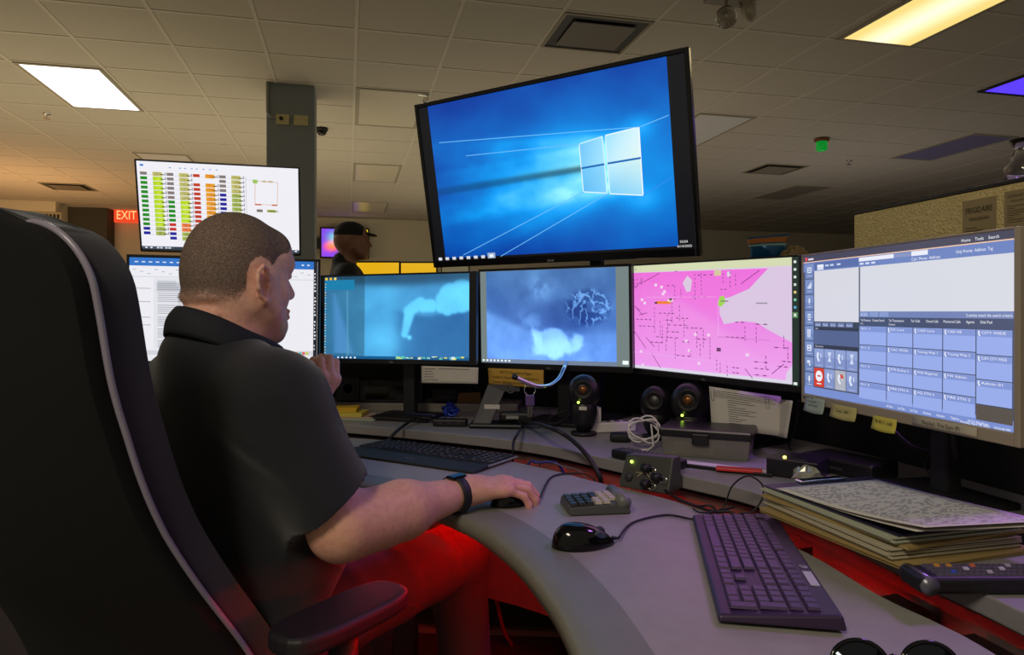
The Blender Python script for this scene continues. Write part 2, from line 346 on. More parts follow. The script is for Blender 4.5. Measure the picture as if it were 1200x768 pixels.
# wall television
p = wallpt(404, 285, 13.3)
e = thing('wall_television', 'small far wall television showing a colourful picture behind the person in a cap', 'television', p, ROOM)
obj('casing', MB().box(-.45, .45, 0, .07, -.29, .29), mat('black_plastic', '17171a', .45), e, bevel=.008)
im = np.zeros((30, 50, 3)); n1 = fbm(30, 50, 4, 3); n2 = fbm(30, 50, 3, 5); x = np.linspace(0, 1, 50)[None]; y = np.linspace(0, 1, 30)[:, None]
im[..., 0] = .35+.9*np.exp(-((x-.22)**2/.02+(y-.62)**2/.03))+.7*(x > .8)+.3*n1; im[..., 1] = .25+.5*np.exp(-((x-.25)**2/.02+(y-.3)**2/.05))+.65*(x > .8)*(y < .75)+.25*np.exp(-((x-.22)**2/.02+(y-.62)**2/.03)); im[..., 2] = .75-.7*(x > .8)*(y < .8)-.5*np.exp(-((x-.22)**2/.02+(y-.65)**2/.02))+.2*n2
cv = Canvas(.84, .52, -.002); cv.image(0, 0, 1, 1, np.clip(im, 0, 1)); obj('screen', cv, mat_screen('wall_tv_glow', 1.2), e, col=True)
obj('wall_bracket', MB().box(-.62, -.45, .0, .2, -.1, .08).box(-.2, .2, .07, .2, -.1, .1), mat('black_plastic', '17171a', .45), e)
# far console with amber status screens
cs = thing('console_desk', 'far grey console desk under the amber screens', 'desk', (-.55, 5.15, 0), 0)
obj('desk_top', MB().box(-.75, 1.1, -.33, .35, .72, .76), mat('laminate_grey_far', '6a6864', .5), cs, bevel=.004)
for x in (-.65, 1.0): obj('leg', MB().box(x-.04, x+.04, -.3, .3, 0, .72), mat('black_plastic', '17171a', .45), cs)
for i, (px0, px1, py0, colr) in enumerate(((418, 467.5, 308, 'f0b818'), (470, 511, 308.5, 'f0b818'), (518, 549, 312.5, 'a89a70'))):
    d = 4.9; a = at(px0, py0, d); c = at(px1, py0, d); W = c.x-a.x
    e = thing('status_screen', ['amber lit flat screen nearest the person in a cap', 'amber lit flat screen partly behind the lower left corner of the television', 'dull tan screen just above the end of the blue monitor'][i], 'screen', ((a.x+c.x)/2, d, .76), 0, 'far screens over the console')
    zt = a.z-.76
    obj('casing', MB().box(-W/2-.008, W/2+.008, 0, .04, zt-.24, zt+.012), mat('black_plastic', '17171a', .45), e, bevel=.004)
    cv = Canvas(W, .2, -.002); cv.rect(0, 0, 1, 1, colr)
    if i < 2: cv.rect(0, .72, 1, .78, 'c08a10')
    so = obj('screen', cv, mat_screen('amber_glow_%d' % i, .9 if i < 2 else .35), e, col=True); so.location = (0, 0, zt-.1)
    obj('stand', MB().box(-.03, .03, .01, .03, .01, zt-.2).box(-.09, .09, -.06, .1, 0, .012), mat('black_plastic', '17171a', .45), e)
# ================================================================ the dispatch desk
ZF, ZR = .76, .79
def mat_lam():
    m = mat('desk_laminate', '8f8c86', .42, bump=.08, bscale=120, var=.14, vscale=26); return m
m_lam = mat_lam(); m_lamedge = mat('desk_edge_band', '74756a', .45, var=.08, vscale=20); m_dark = mat('black_plastic', '17171a', .45)
fr_in = [D(540, 603, ZF), D(600, 640, ZF), D(650, 695, ZF), D(690, 768, ZF)]
front = spline([(-1.25, 1.45), (-1.0, 1.62), (-.62, 1.70), (-.32, 1.58), fr_in[0], fr_in[1], fr_in[2], fr_in[3], (.125, .5), (.15, .12)], 7)
rear_f = spline([(.61, .12), (.585, .5), D(1170, 768, ZF), D(1100, 730, ZF), D(1030, 697, ZF), D(930, 640, ZF), D(800, 590, ZF), D(700, 565, ZF), D(620, 545, ZF), (-.32, 2.12), (-.75, 2.24), (-1.35, 2.25)], 6)
desk = thing('front_worksurface', 'curved grey laminate keyboard worksurface in front of the operator', 'desk', (.2, 1.3, 0))
dm = Matrix.Translation((-.2, -1.3, 0))
def plan(pts): return [(p.x, p.y) if hasattr(p, 'x') else p for p in pts]
b = MB(); b.M = dm; b.prism([(p[0], p[1]) for p in list(front)+list(rear_f)][::-1], ZF-.032, ZF)
top = obj('tabletop', b, m_lam, desk, bevel=.003)
# sloped front edge band: darker strip that follows the inner curve, set in the surface
ins = []
P = [Vector((p[0], p[1], 0)) for p in front]
for i, p in enumerate(P):
    t = (P[min(i+1, len(P)-1)]-P[max(i-1, 0)]).normalized(); n = Vector((-t.y, t.x, 0)); ins.append((p, n))
b = MB(); b.M = dm; b.smooth = True
prof = [(.004, -.034), (-.010, -.030), (-.012, -.008), (-.004, .0008), (.03, .0012), (.075, .0010)]
vs = []; fs = []
for p, n in ins:
    for o, z in prof: q = p+n*o; vs.append((q.x, q.y, ZF+z))
k = len(prof)
for i in range(len(ins)-1):
    for j in range(k-1): fs.append((i*k+j, i*k+j+1, (i+1)*k+j+1, (i+1)*k+j))
b.add(vs, fs); obj('edge_band', b, m_lamedge, desk)
for x, y in ((-.95, 2.0), (.40, .75), (.36, .35), (-.3, 1.95)):
    b = MB(); b.M = dm; b.box(x-.03, x+.03, y-.04, y+.04, .03, ZF-.032); b.box(x-.06, x+.06, y-.12, y+.12, 0, .03); obj('leg', b, m_dark, desk, bevel=.004)
rear_pts = spline([(-1.5, 2.30), (-.9, 2.36), D(400, 497, ZR), D(600, 516, ZR), D(710, 537, ZR), D(795, 556, ZR), D(900, 582, ZR), D(1060, 655, ZR), D(1200, 718, ZR), (.66, .5), (.68, .05)], 6)
back_line = [(-1.5, 2.78), (-.6, 2.80), (.15, 2.72), (.55, 2.42), (.86, 1.95), (1.02, 1.4), (1.08, .8), (1.1, .05)]
bl = spline(back_line, 6)
rd = thing('rear_worksurface', 'raised grey laminate worksurface carrying the monitors', 'desk', (.3, 2.0, 0))
rm_ = Matrix.Translation((-.3, -2.0, 0))
b = MB(); b.M = rm_; b.prism([(p[0], p[1]) for p in list(bl)+list(rear_pts)[::-1]], ZR-.03, ZR); b2 = b
obj('tabletop', b, mat('rear_laminate', '8a8789', .42, bump=.08, bscale=120, var=.10, vscale=26), rd, bevel=.003)
for x, y in ((-1.1, 2.6), (-.2, 2.62), (.62, 2.15), (.9, 1.3), (.9, .5)):
    b = MB(); b.M = rm_; b.box(x-.035, x+.035, y-.035, y+.035, .0, ZR-.03); obj('leg', b, m_dark, rd, bevel=.004)
# raised ledge at the back (left part)
m_ledge = mat('ledge_laminate', '77726a', .5, var=.08, vscale=14)
b = MB(); b.prism([(-.80, 2.71), (-.76, 2.60), (-.62, 2.60), (.02, 2.55), (.04, 2.71), (-.6, 2.785), (-.80, 2.78)], ZR, ZR+.030)
tag(obj('rear_ledge', b, m_ledge, bevel=.003), 'low laminate ledge along the back of the worksurface behind the papers', 'ledge')
# fabric screen behind the monitors
m_fab = mat('panel_fabric', '2c2c2d', 1, bump=1, bscale=700, var=.3, vscale=260)
pt = thing('desk_partition', 'dark woven fabric partition standing behind the monitors', 'partition', (0, 2.9, 0))
P = [Vector((p[0], p[1], 0)) for p in bl]; vs = []
def off(P, o):
    r = []
    for i, p in enumerate(P): t = (P[min(i+1, len(P)-1)]-P[max(i-1, 0)]).normalized(); r.append(p+Vector((-t.y, t.x, 0))*o)
    return r
A, B = off(P, .012), off(P, .06)
b = MB(); b.M = Matrix.Translation((0, -2.9, 0)); b.prism([(p.x, p.y) for p in A]+[(p.x, p.y) for p in B][::-1], .02, 1.27); obj('fabric_panel', b, m_fab, pt)
b = MB(); b.M = Matrix.Translation((0, -2.9, 0)); A2, B2 = off(P, .008), off(P, .064)
b.prism([(p.x, p.y) for p in A2]+[(p.x, p.y) for p in B2][::-1], 1.27, 1.285); obj('top_cap', b, mat('panel_cap', '3a3a3a', .4), pt)
b = MB(); b.M = Matrix.Translation((0, -2.9, 0)); b.prism([(p.x, p.y) for p in A2]+[(p.x, p.y) for p in B2][::-1], 0, .02); obj('base_rail', b, m_dark, pt)
# modesty panel under the worksurface with red led strips
md = off([Vector((p[0], p[1], 0)) for p in rear_pts], .03); md2 = off([Vector((p[0], p[1], 0)) for p in rear_pts], .045)
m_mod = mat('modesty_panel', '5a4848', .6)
b = MB(); b.prism([(p.x, p.y) for p in md2]+[(p.x, p.y) for p in md][::-1], .30, ZR-.045)
tag(obj('modesty_panel', b, m_mod), 'curved panel under the rear worksurface glowing in red light', 'panel')
m_led = mat('red_led_strip', 'ff2010', .5, emit='ff0804', estr=34)
def strip(pts, z, w_, h_, label, m_=None):
    b = MB(); A = pts; B = off(pts, -w_); b.prism([(p.x, p.y) for p in A]+[(p.x, p.y) for p in B][::-1], z, z+h_)
    return tag(obj('led_strip', b, m_ or m_led), label, 'light strip', 'red light strips under the desk')
rfv = off([Vector((p[0], p[1], 0)) for p in reversed(rear_f)], -.035); q_ = len(rfv)
for a_, b_, lb in ((int(q_*.30), int(q_*.36), 'short red light strip under the far left back edge of the keyboard worksurface'), (int(q_*.50), q_-3, 'long red light strip under the right back edge of the keyboard worksurface')):
    strip(rfv[a_:b_], ZF-.040, .010, .006, lb)
cdp = off([Vector((p[0], p[1], 0)) for p in rear_pts], .012)  # black blocks added to break up the red light in the gap
for i_, (y0, y1, lb) in enumerate(((1.255, 1.275, 'small added black block in the red lit gap behind the front keyboard'), (.975, 1.06, 'added black block in the red lit gap beside the paper pile'), (.82, .925, 'long added black block in the red lit gap near the right edge'))):
    seg_ = [p for p in spline([tuple(p) for p in cdp], 5) if y0 <= p.y <= y1]
    o2 = [p+Vector((-.085, -.03, 0)) for p in seg_]
    b = MB(); b.prism([(p.x, p.y) for p in seg_]+[(p.x, p.y) for p in o2][::-1], .62, ZF-.034); tag(obj('gap_block', b, m_dark), lb, 'bracket')
cl = off([Vector((p[0], p[1], 0)) for p in front], .16)[10:-8]
strip(cl, ZF-.040, .012, .006, 'red light strip under the keyboard worksurface following its inner curve', mat('red_led_strip_bright', 'ff2010', .5, emit='ff0602', estr=85))
# floor box and tray under the desk
ct = thing('cable_tray', 'long dark cable tray on the floor under the desk', 'cable tray', (.0, 2.55, 0), rad(-4))
obj('tray_body', MB().box(-.5, .55, -.05, .12, 0, .22), m_dark, ct, bevel=.004)
obj('rail', MB().box(-.5, .55, -.075, -.05, .0, .02), mat('rail_grey', '6b6660', .4), ct)
for x0 in (-.3, .15): obj('outlet_cover', MB().box(x0-.06, x0+.06, -.056, -.05, .08, .14), mat('dark_grey_plastic', '35353a', .5), ct)
b = MB(); b.tube(spline([(-.10, 2.20, .70), (-.085, 2.16, .5), (-.06, 2.2, .3), (-.03, 2.28, .12), (.0, 2.36, .02)], 8), .006, 8)
tag(obj('red_cable', b, mat('cable_red', 'c01818', .45)), 'red cable hanging under the desk beside the operator', 'cable')
# ================================================================ monitors
m_bez = mat('monitor_bezel_black', '1b1b1e', .35); m_bezg = mat('monitor_bezel_silver', 'a89c88', .38, .25); m_pole = mat('mount_pole_dark', '26262a', .4, .3)
def monitor(name, label, cat, W, H, pos, yaw, tilt, roll, margins, bezm, base_z, depth=.045, pole=True, pole_back=.10, y_base=None, group=None, foot=True):
    """margins: left, right, top, bottom widths of the frame; returns root, canvas adder"""
    x, y, z = pos; root = thing(name, label, cat, (x, y, base_z), rad(yaw), group)
    L = Matrix.Translation((0, 0, z-base_z)) @ Matrix.Rotation(rad(tilt), 4, 'X') @ Matrix.Rotation(rad(roll), 4, 'Y')
    ml, mr, mt, mb_ = margins
    b = MB(); w2, h2 = W/2, H/2
    b.box(-w2, -w2+ml, 0, .018, -h2, h2); b.box(w2-mr, w2, 0, .018, -h2, h2); b.box(-w2+ml, w2-mr, 0, .018, h2-mt, h2); b.box(-w2+ml, w2-mr, 0, .018, -h2, -h2+mb_)
    fr = obj('bezel', b, bezm, root, bevel=.0025); fr.matrix_basis = L
    b = MB(); b.box(-w2+.002, w2-.002, .016, .03, -h2+.002, h2-.002); b.box(-w2*.6, w2*.6, .03, depth+.012, -h2*.6, h2*.65); c = obj('back_casing', b, m_dark, root, bevel=.006); c.matrix_basis = L
    if pole:
        b = MB(); pb = depth+.012; R3 = L.to_3x3(); q = L @ Vector((0, pb, 0))
        b.M = L; b.box(-.05, .05, pb-.002, pb+.02, -.05, .05); b.M = Matrix()
        q = L @ Vector((0, pb+.015, 0)); b.box(-.02, .02, q.y-.012, q.y+pole_back, q.z-.025, q.z+.025); yb = q.y+pole_back
        b.box(-.022, .022, yb-.01, yb+.025, .012, q.z+.05)
        obj('stand_pole', b, m_pole, root, bevel=.004)
        if foot: obj('stand_base', MB().box(-.11, .11, yb-.10, yb+.07, 0, .014), m_pole, root, bevel=.005)
    return root, L, fr
def put(root, L, cv, name, m):
    o = obj(name, cv, m, root, col=True); o.matrix_basis = L; return o
gl = lambda n, s: mat_screen(n, s)
rnd = random.Random(3)
def label_text(root, L, t, u, v, h, W, H, c, y=-.0008):
    cv = Canvas(W, H, y); cv.text(t, u, v, h, c, center=True); o = obj('maker_name', cv, mat('printed_'+c, c, .5), root); o.matrix_basis = L; return o
# ---- large television
W, H = .967, .565
root, L, fr = monitor('large_television', 'large black television above the desk showing a blue desktop with a glowing window logo', 'television', W, H, (.096, 2.155, 1.596), -33.1, 11.1, .2, (.014, .014, .014, .024), mat('tv_bezel_gloss', '101013', .2), ZR, .05, pole_back=.30)
cv = Canvas(W-.026, H-.036, .006); cv.rect(0, 0, 1, 1, '0c0e14')
# work in the coordinates of the whole front: map u,v of the frame to the canvas
cv = Canvas(W, H, .004); cv.rect(.012, .02, .988, .962, '0b0d13')
nh, nw = 110, 190; x = np.linspace(.058, .934, nw)[None].repeat(nh, 0); y = np.linspace(.022, .945, nh)[:, None].repeat(nw, 1)
n1 = fbm(nh, nw, 3, 11, 5); n2 = fbm(nh, nw, 9, 12, 4, 2)
wx, wy = .78, .50
glow = np.exp(-(((x-.72)/.42)**2+((y-.52)/.36)**2)); fan = np.clip((wx-x)/.7, 0, 1)
def beam(y0s, y0e, y1s, y1e, s=.012):       # soft wedge from the logo to the left
    t = (.80-x)/.70; a = y0s+(y0e-y0s)*t; c = y1s+(y1e-y1s)*t
    m = 1/(1+np.exp(-(y-a)/s))*1/(1+np.exp(-(c-y)/s)); return m*(x < .80)*np.clip(1.15-t*.75, 0, 1)
B1 = beam(.36, .24, .64, .74); B2 = beam(.345, .08, .42, .30, .02)*.5; B3 = beam(.38, .42, .49, .54, .006); B4 = beam(.52, .60, .65, .98, .02)
base = .30+.42*glow+.20*(n1-.5); I = base-.03+.34*B1*(.5+.9*n2)+.20*B2+.16*B3*(.5+n1)+.22*B4*(.5+n2)
burst = np.exp(-(((x-.84)/.05)**2+((y-.33)/.06)**2))+np.exp(-(((x-.84)/.06)**2+((y-.70)/.07)**2))
I = I+.25*burst
im = np.stack([np.clip((I-.72)*1.3, 0, 1), np.clip(.04+I*.78, 0, 1), np.clip(.45+I*.70, 0, 1)], -1)
dk = beam(.482, .512, .508, .555, .004)*(x < .70); im *= (1-.50*dk)[..., None]
for cx_, cy_, s_ in ((.12, .08, .05), (.17, .17, .035), (.53, .09, .05), (.40, .12, .04)):      # ceiling lamps mirrored faintly
    im += np.exp(-(((x-cx_)/s_)**2+((y-cy_)/s_/1.2)**2))[..., None]*np.array([.12, .05, .02])*0
cv.image(.058, .022, .934, .945, np.clip(im, 0, 1))
W4 = {'tl': (.637, .374), 'ml': (.720, .352), 'mr': (.730, .350), 'tr': (.837, .334), 'bl': (.638, .626), 'bml': (.718, .646), 'bmr': (.728, .650), 'br': (.835, .675)}
def q4(a, b_, c, d, col, cols=None): cv.poly([a, b_, c, d], col, cols)
q4((.637, .374), (.717, .353), (.718, .490), (.638, .497), '8fd8ff', ['6cc4fa', '9be0ff', 'a6e6ff', '7ccdfb'])
q4((.638, .505), (.718, .500), (.718, .646), (.638, .626), '7ccdfb', ['6ec8fa', '8cd9ff', '7fd2ff', '5fbcf5'])
q4((.728, .350), (.837, .334), (.836, .482), (.728, .489), 'c8f0ff', ['9ee4ff', 'd8f6ff', 'e4f8f4', 'c0eeff'])
q4((.728, .499), (.836, .492), (.835, .675), (.728, .650), 'a8e4ff', ['c0f0ff', 'd4f4f4', '9adcfb', '7cd0fa'])
for a, c, col in (((.637, .374), (.717, .353), 'c8f2ff'), ((.637, .374), (.638, .626), 'd8f6ff'), ((.638, .626), (.718, .646), 'd8f6ff'), ((.717, .353), (.718, .646), 'd0f4ff'), ((.728, .35), (.837, .334), 'e8faff'), ((.728, .35), (.728, .65), 'd0f4ff'), ((.837, .334), (.835, .675), 'f4fcff'), ((.728, .650), (.835, .675), 'e8faff')):
    cv.line(*a, *c, col, .006)
for a, c in (((.09, .245), (.84, .334)), ((.20, .345), (.64, .374)), ((.14, .93), (.64, .626)), ((.30, .95), (.72, .648)), ((.93, .30), (.84, .334))): cv.line(*a, *c, '6cc0ff', .004)
cv.line(.93, .60, .835, .675, '2f8cf0', .004)
cv.line(.638, .501, .717, .495, '1668b8', .010); cv.line(.728, .4935, .836, .487, '1668b8', .010)
for i, u in enumerate((.034, .066, .098, .130, .162, .194, .226)): cv.rect(u-.008, .938, u+.008, .955, 'd8dde6')
cv.rect(.246, .925, .278, .962, '9fb4d0'); cv.rect(.254, .935, .270, .952, 'f0f4ff')
cv.text('10:54', .938, .930, .014, 'e8e8e8'); cv.text('4/14/2025', .930, .952, .012, 'e8e8e8', width=.045)
put(root, L, cv, 'screen', gl('tv_screen_glow', 1.0))
label_text(root, L, 'SONY', .5, .993, .012, W, H, 'b8b8b8')
# ---- upper left monitor: coloured status table
W, H = .56, .329
root, L, fr = monitor('computer_monitor', 'upper left monitor with rows of green, red, orange and blue status cells', 'monitor', W, H, (-1.063, 2.514, 1.538), 10.8, 13.9, .7, (.006, .006, .006, .010), m_bez, ZR, pole_back=.09)
cv = Canvas(W, H, .003); cv.rect(.011, .018, .989, .965, 'f2f1f8')
cv.rect(.03, .05, .05, .07, '3078d0'); [cv.rect(u, .07, u+.012, .08, '7aa0d8') for u in (.20, .26, .29, .33, .36, .40, .44, .48)]
cv.rect(.011, .935, .989, .965, '4a5568'); [cv.rect(u, .942, u+.014, .958, 'e0e4f0') for u in (.03, .06, .10, .12, .15, .17, .93, .96)]; cv.rect(.2, .937, .34, .962, '33404f')
G, RD_, BL_, GY, OR = '1e8a1e', 'c23a20', '20209a', '857a78', 'e0961c'
colsA = [GY]+[G]*11+[BL_]*2; colsB = [GY]*6+[G]*5+['c83030']*2+[BL_]*2; colsC = [RD_, None]+[RD_]*13; colsD = [GY]*4+[BL_]*10
for k, (u, cs_) in enumerate(((.028, colsA), (.185, colsB), (.342, colsC), (.500, colsD))):
    for i, c in enumerate(cs_):
        v = .130+i*.0495
        if v > .87 or c is None: continue
        cv.rect(u, v, u+.040, v+.032, c)
        yb = {G: 'b4d820', GY: 'c4c070', RD_: 'eaa428', BL_: 'a8b858', 'c83030': 'f08848'}[c]
        cv.rect(u+.073, v-.003, u+.130, v+.040, yb)
        for q in range(5): cv.rect(u+.075+.050*rnd.random()*.6, v+.004+.007*q, u+.100+.028*rnd.random(), v+.007+.007*q, {G: 'e2ee38', GY: '8c8450', RD_: 'd05818', BL_: '6a8030', 'c83030': 'b83020'}[c], same=q > 0)
        cv.rect(u+.118, v+.018, u+.142, v+.028, '50482c'); cv.rect(u+.044, v+.028, u+.072, v+.031, 'c0c0c8'); cv.rect(u+.145, v+.0, u+.152, v+.032, '9a9aa8')
cv.line(.662, .13, .662, .86, '9090a0', .003); cv.line(.662, .165, .72, .165, 'b0b0b8', .003)
for a in (((.72, .175), (.86, .18)), ((.86, .18), (.855, .43)), ((.855, .43), (.715, .43)), ((.715, .43), (.72, .175))): cv.line(*a[0], *a[1], 'd8a070', .005)
cv.rect(.705, .16, .735, .20, '9cc860'); cv.rect(.765, .165, .79, .185, 'c8b890'); cv.rect(.80, .165, .83, .185, 'c8b890')
cv.rect(.715, .425, .755, .44, 'c86030'); cv.rect(.82, .425, .855, .44, 'c86030'); cv.rect(.725, .485, .762, .515, '807670'); cv.rect(.79, .485, .845, .515, 'a8b050'); cv.rect(.80, .498, .86, .506, '504830')
put(root, L, cv, 'screen', gl('status_table_glow', .98))
# ---- lower left monitor: text document
W, H = .56, .333
root, L, fr = monitor('computer_monitor', 'lower left monitor with a white text document beyond the operator\'s head', 'monitor', W, H, (-.875, 2.103, 1.163), 9.2, 2.6, .8, (.008, .008, .009, .014), m_bez, ZR)
cv = Canvas(W, H, .003); cv.rect(.014, .027, .99, .965, 'eeeef4'); cv.rect(.014, .027, .965, .10, '2f74c8'); cv.rect(.30, .027, .5, .045, 'dfe8f8')
[cv.rect(.04+.035*i, .06, .058+.035*i, .07, 'dfe8f8') for i in range(9)]
[cv.rect(u, .055, u+.012, .068, 'dfe8f8') for u in (.78, .85, .9, .93)]
for i in range(26): cv.rect(.03+.036*i, .13+(i % 3)*.018, .048+.036*i, .137+(i % 3)*.018, 'b4bccc')
cv.rect(.014, .195, .965, .20, 'c8ccd8'); cv.rect(.135, .21, .30, .85, 'e4e4ec'); cv.rect(.15, .245, .285, .33, 'c4c6ce')
for i in range(34):
    v = .235+i*.018
    if i % 6 != 5: cv.rect(.155, v, .155+.09+.035*rnd.random(), v+.005, '8e929c'); 
    if i % 3: cv.rect(.33, v, .33+.25+.05*rnd.random(), v+.005, 'a4a8b0')
for v in (.30, .42, .56, .63): cv.rect(.02, v, .12, v+.006, 'a0a4ac')
cv.rect(.014, .862, .965, .905, 'd4d6de'); cv.rect(.014, .915, .985, .962, 'e8e8ee'); cv.rect(.965, .027, .985, .915, '23262c')
for i in range(24): cv.rect(.968, .10+i*.032, .968+.005+.006*rnd.random(), .115+i*.032, 'e0e0e6') if i % 7 else None
for i, c in enumerate(('e05858', '60b860', 'e0b040', '5898e0', 'd060b0', 'f09040', '60c0c0', 'e06060', 'c8d050')): cv.rect(.78+.018*i, .872, .795+.018*i, .897, c)
for i in range(7): cv.rect(.72+.03*i, .93, .732+.03*i, .945, 'b0b4c0')
put(root, L, cv, 'screen', gl('document_glow', .98))
# ---- second monitor: blue picture with curved bright shape
W, H = .588, .307
root, L, fr = monitor('computer_monitor', 'wide monitor with a blurred blue photo of a curved pale hook shape', 'monitor', W, H, (-.395, 2.324, 1.1395), -18.3, -1.2, -.3, (.014, .024, .006, .016), m_bez, ZR, pole_back=.04)
nh, nw = 84, 160; x = np.linspace(0, 1, nw)[None].repeat(nh, 0); y = np.linspace(0, 1, nh)[:, None].repeat(nw, 1)
n1 = fbm(nh, nw, 3, 21, 4); n2 = fbm(nh, nw, 2, 22, 3)
def blob(cx_, cy_, sx_, sy_): return np.exp(-(((x-cx_)/sx_)**2+((y-cy_)/sy_)**2))
def sig(a, s=.012): return 1/(1+np.exp(np.clip(-a/s, -40, 40)))
I = .40+.16*(n1-.5)+.22*blob(.45, .75, .22, .25)+.12*blob(.40, .25, .3, .2)
top = sig(y-.07-.05*np.sin(x*3), .02)
I = I+.10; dark = sig(x-.52, .02)*sig(y-.46+.06*np.sin(x*14+1)*.5+.08*(x-.75)**2, .012)*sig(1.2-y); I = I*(1-.35*dark)
lump = np.zeros_like(I)
for cx_, cy_, r_ in [(.572+.004*q, .70-.03*q, .022+.0016*q) for q in range(9)]+[(.600+.02*q, .43-.028*q+.0016*q*q, .036+.001*q) for q in range(5)]+[(.70+.018*q, .372-.004*q+.001*q*q, .040) for q in range(4)]+[(.82, .38, .040), (.86, .40, .045), (.90, .36, .055), (.95, .34, .06), (.99, .30, .07), (.88, .26, .08), (.95, .22, .08), (.83, .30, .05)]:
    lump = np.maximum(lump, sig(r_-np.hypot((x-cx_), (y-cy_)/1.9), .0035))
ring = np.maximum(sig(.006-abs(np.hypot(x-.71, (y-.52)/1.75)-.105)+.028, .006)*(y < .58)*(x < .79), 0)
I = I*(1-lump)+(.80+.22*(n1-.5))*lump
I = I+.5*sig(.013-np.hypot(x-.605, (y-.74)/1.75), .004)
im = np.stack([.02+I*.48, .16+I*.86, .42+I*.80], -1)
im[..., :] *= (1-.42*(1-top))[..., None]
L1 = (x < .29); cur = (x < .29)*(y > .17); im = np.where(L1[..., None], im*.70+np.array([.05, .1, .12])*.4, im)
tri = sig(.10-abs(x-.07-.10*(y-.2))*1.3-.12*(1-y), .01)*(y > .2)*(y < .93)*L1; im = im*(1-tri[..., None])+np.array([.30, .56, .78])*tri[..., None]
st = sig(.004-abs(x-.165-.008*y), .0015)*(y > .18)*L1; im = im*(1-st[..., None])+np.array([.4, .7, .85])*st[..., None]*.9
band = (y > .04)*(y < .16)*(x < .22); im = np.where(band[..., None], np.array([.10, .50, .68]), im)
cv = Canvas(W, H, .003); cv.rect(.022, .018, .962, .95, '101418'); cv.image(.03, .02, .956, .947, np.clip(im, 0, 1))
cv.rect(.03, .915, .956, .947, '0e5a8c')
for i in range(26): cv.rect(.033, .10+.031*i, .039, .112+.031*i, ('f0c830', 'c8f0f0', '60d8f0', 'f0f0f0')[i % 4])
for i in range(3): cv.rect(.034+.03*i, .032, .050+.03*i, .058, ('f8d830', 'f0c020', 'f8e070')[i])
for i in range(40): u = .5+.43*rnd.random(); cv.rect(u, .905+.03*rnd.random(), u+.02, .915+.03*rnd.random(), ('60c8b0', 'd8e070', '30a0c0', 'e0f0f0')[i % 4])
for i in range(5): cv.rect(.12+.028*i, .925, .132+.028*i, .942, 'e8f4f8')
put(root, L, cv, 'screen', gl('blue_hook_glow', 1.0)); label_text(root, L, 'DELL', .48, .985, .016, W, H, 'a0a0a0')
# ---- centre monitor
W, H = .538, .336
root, L, fr = monitor('computer_monitor', 'centre monitor with grey side bands and a cloudy blue underwater picture', 'monitor', W, H, (.126, 2.223, 1.1395), -27.1, 1.5, -.2, (.007, .010, .008, .020), m_bez, ZR, pole_back=.04)
x = np.linspace(0, 1, nw)[None].repeat(nh, 0); y = np.linspace(0, 1, nh)[:, None].repeat(nw, 1); n1 = fbm(nh, nw, 3, 31, 5); n2 = fbm(nh, nw, 10, 32, 4); n3 = fbm(nh, nw, 5, 33, 5)
I = .36+.22*(n1-.5)
land = sig(y-(.52+.32*x*(x < .55)+(.22-.10*(x-.55))*(x >= .55)+.02*np.sin(x*20)), .02)
land = np.where(x < .45, sig(y-(.46+.62*x), .02), sig(y-(.80-.22*(x-.4)), .03))
I += .20*land+.10*land*n2
sp = sig(.16-np.hypot(x-.80, (y-.42)/1.2), .01); str_ = np.clip((abs(n2-.5) < .045)*1.0+.3*(n3 > .6), 0, 1); I += sp*(.30*str_-.16*(1-str_))
I += .26*sig(n3-.52, .04)*blob(.43, .20, .10, .14)+.22*sig(n3-.5, .05)*blob(.35, .55, .12, .10)
wt = sig(.14-np.hypot((x-.53)/1.3, (y-.80)/1.1)+.18*(n3-.5), .01)+sig(.06-np.hypot((x-.40), (y-.71)/1.0)+.15*(n3-.5), .008); I += .42*np.clip(wt, 0, 1)
dkk = sig(.17-np.hypot((x-.62)/1.5, (y-.50)/1.0), .02)*(1-np.clip(wt, 0, 1)); I -= .13*dkk
im = np.stack([.08+I*.55-.10*y*0, .20+I*.70, .42+I*.72+.12*y], -1)
cv = Canvas(W, H, .003); cv.rect(.013, .024, .982, .94, '6f7c7c'); cv.image(.055, .026, .905, .90, np.clip(im, 0, 1)); cv.rect(.055, .90, .905, .94, '6d7c92')
for i in range(8): cv.rect(.022+.026*i, .908, .036+.026*i, .925, 'e8f0f8')
cv.rect(.94, .885, .975, .92, 'e8f0f0')
put(root, L, cv, 'screen', gl('blue_cloud_glow', 1.12)); label_text(root, L, 'DELL', .48, .982, .013, W, H, 'a0a0a0')
# ---- map monitor
W, H = .56, .337
root, L, fr = monitor('computer_monitor', 'monitor with a bright pink street map and pale lake', 'monitor', W, H, (.536, 1.902, 1.134), -54, 2, 1, (.006, .005, .005, .018), m_bez, ZR)
cv = Canvas(W, H, .003); cv.rect(.009, .014, .991, .955, '20302c'); cv.rect(.011, .014, .960, .945, 'dcc8e4')
cv.rect(.011, .014, .960, .075, 'd6dcb4'); cv.rect(.011, .918, .960, .945, 'dcd8e8')
cv.poly([(.011, .078), (.84, .088), (.74, .24), (.64, .30), (.575, .32), (.575, .44), (.60, .52), (.70, .49), (.78, .50), (.85, .56), (.96, .64), (.96, .918), (.011, .918)], 'ee7ee4', ['f070dc', 'f070e0', 'f078e0', 'f078e0', 'f078e0', 'f07ce0', 'ee84e6', 'ee8ae8', 'ee8ae8', 'ee8ee8', 'ee90e8', 'f0a8f0', 'f09cf0'])
cv.poly([(.96, .80), (.93, .86), (.925, .918), (.96, .918)], 'dcd0e8'); cv.poly([(.35, .18), (.38, .12), (.41, .16), (.40, .25), (.375, .26)], 'dcc8e0')
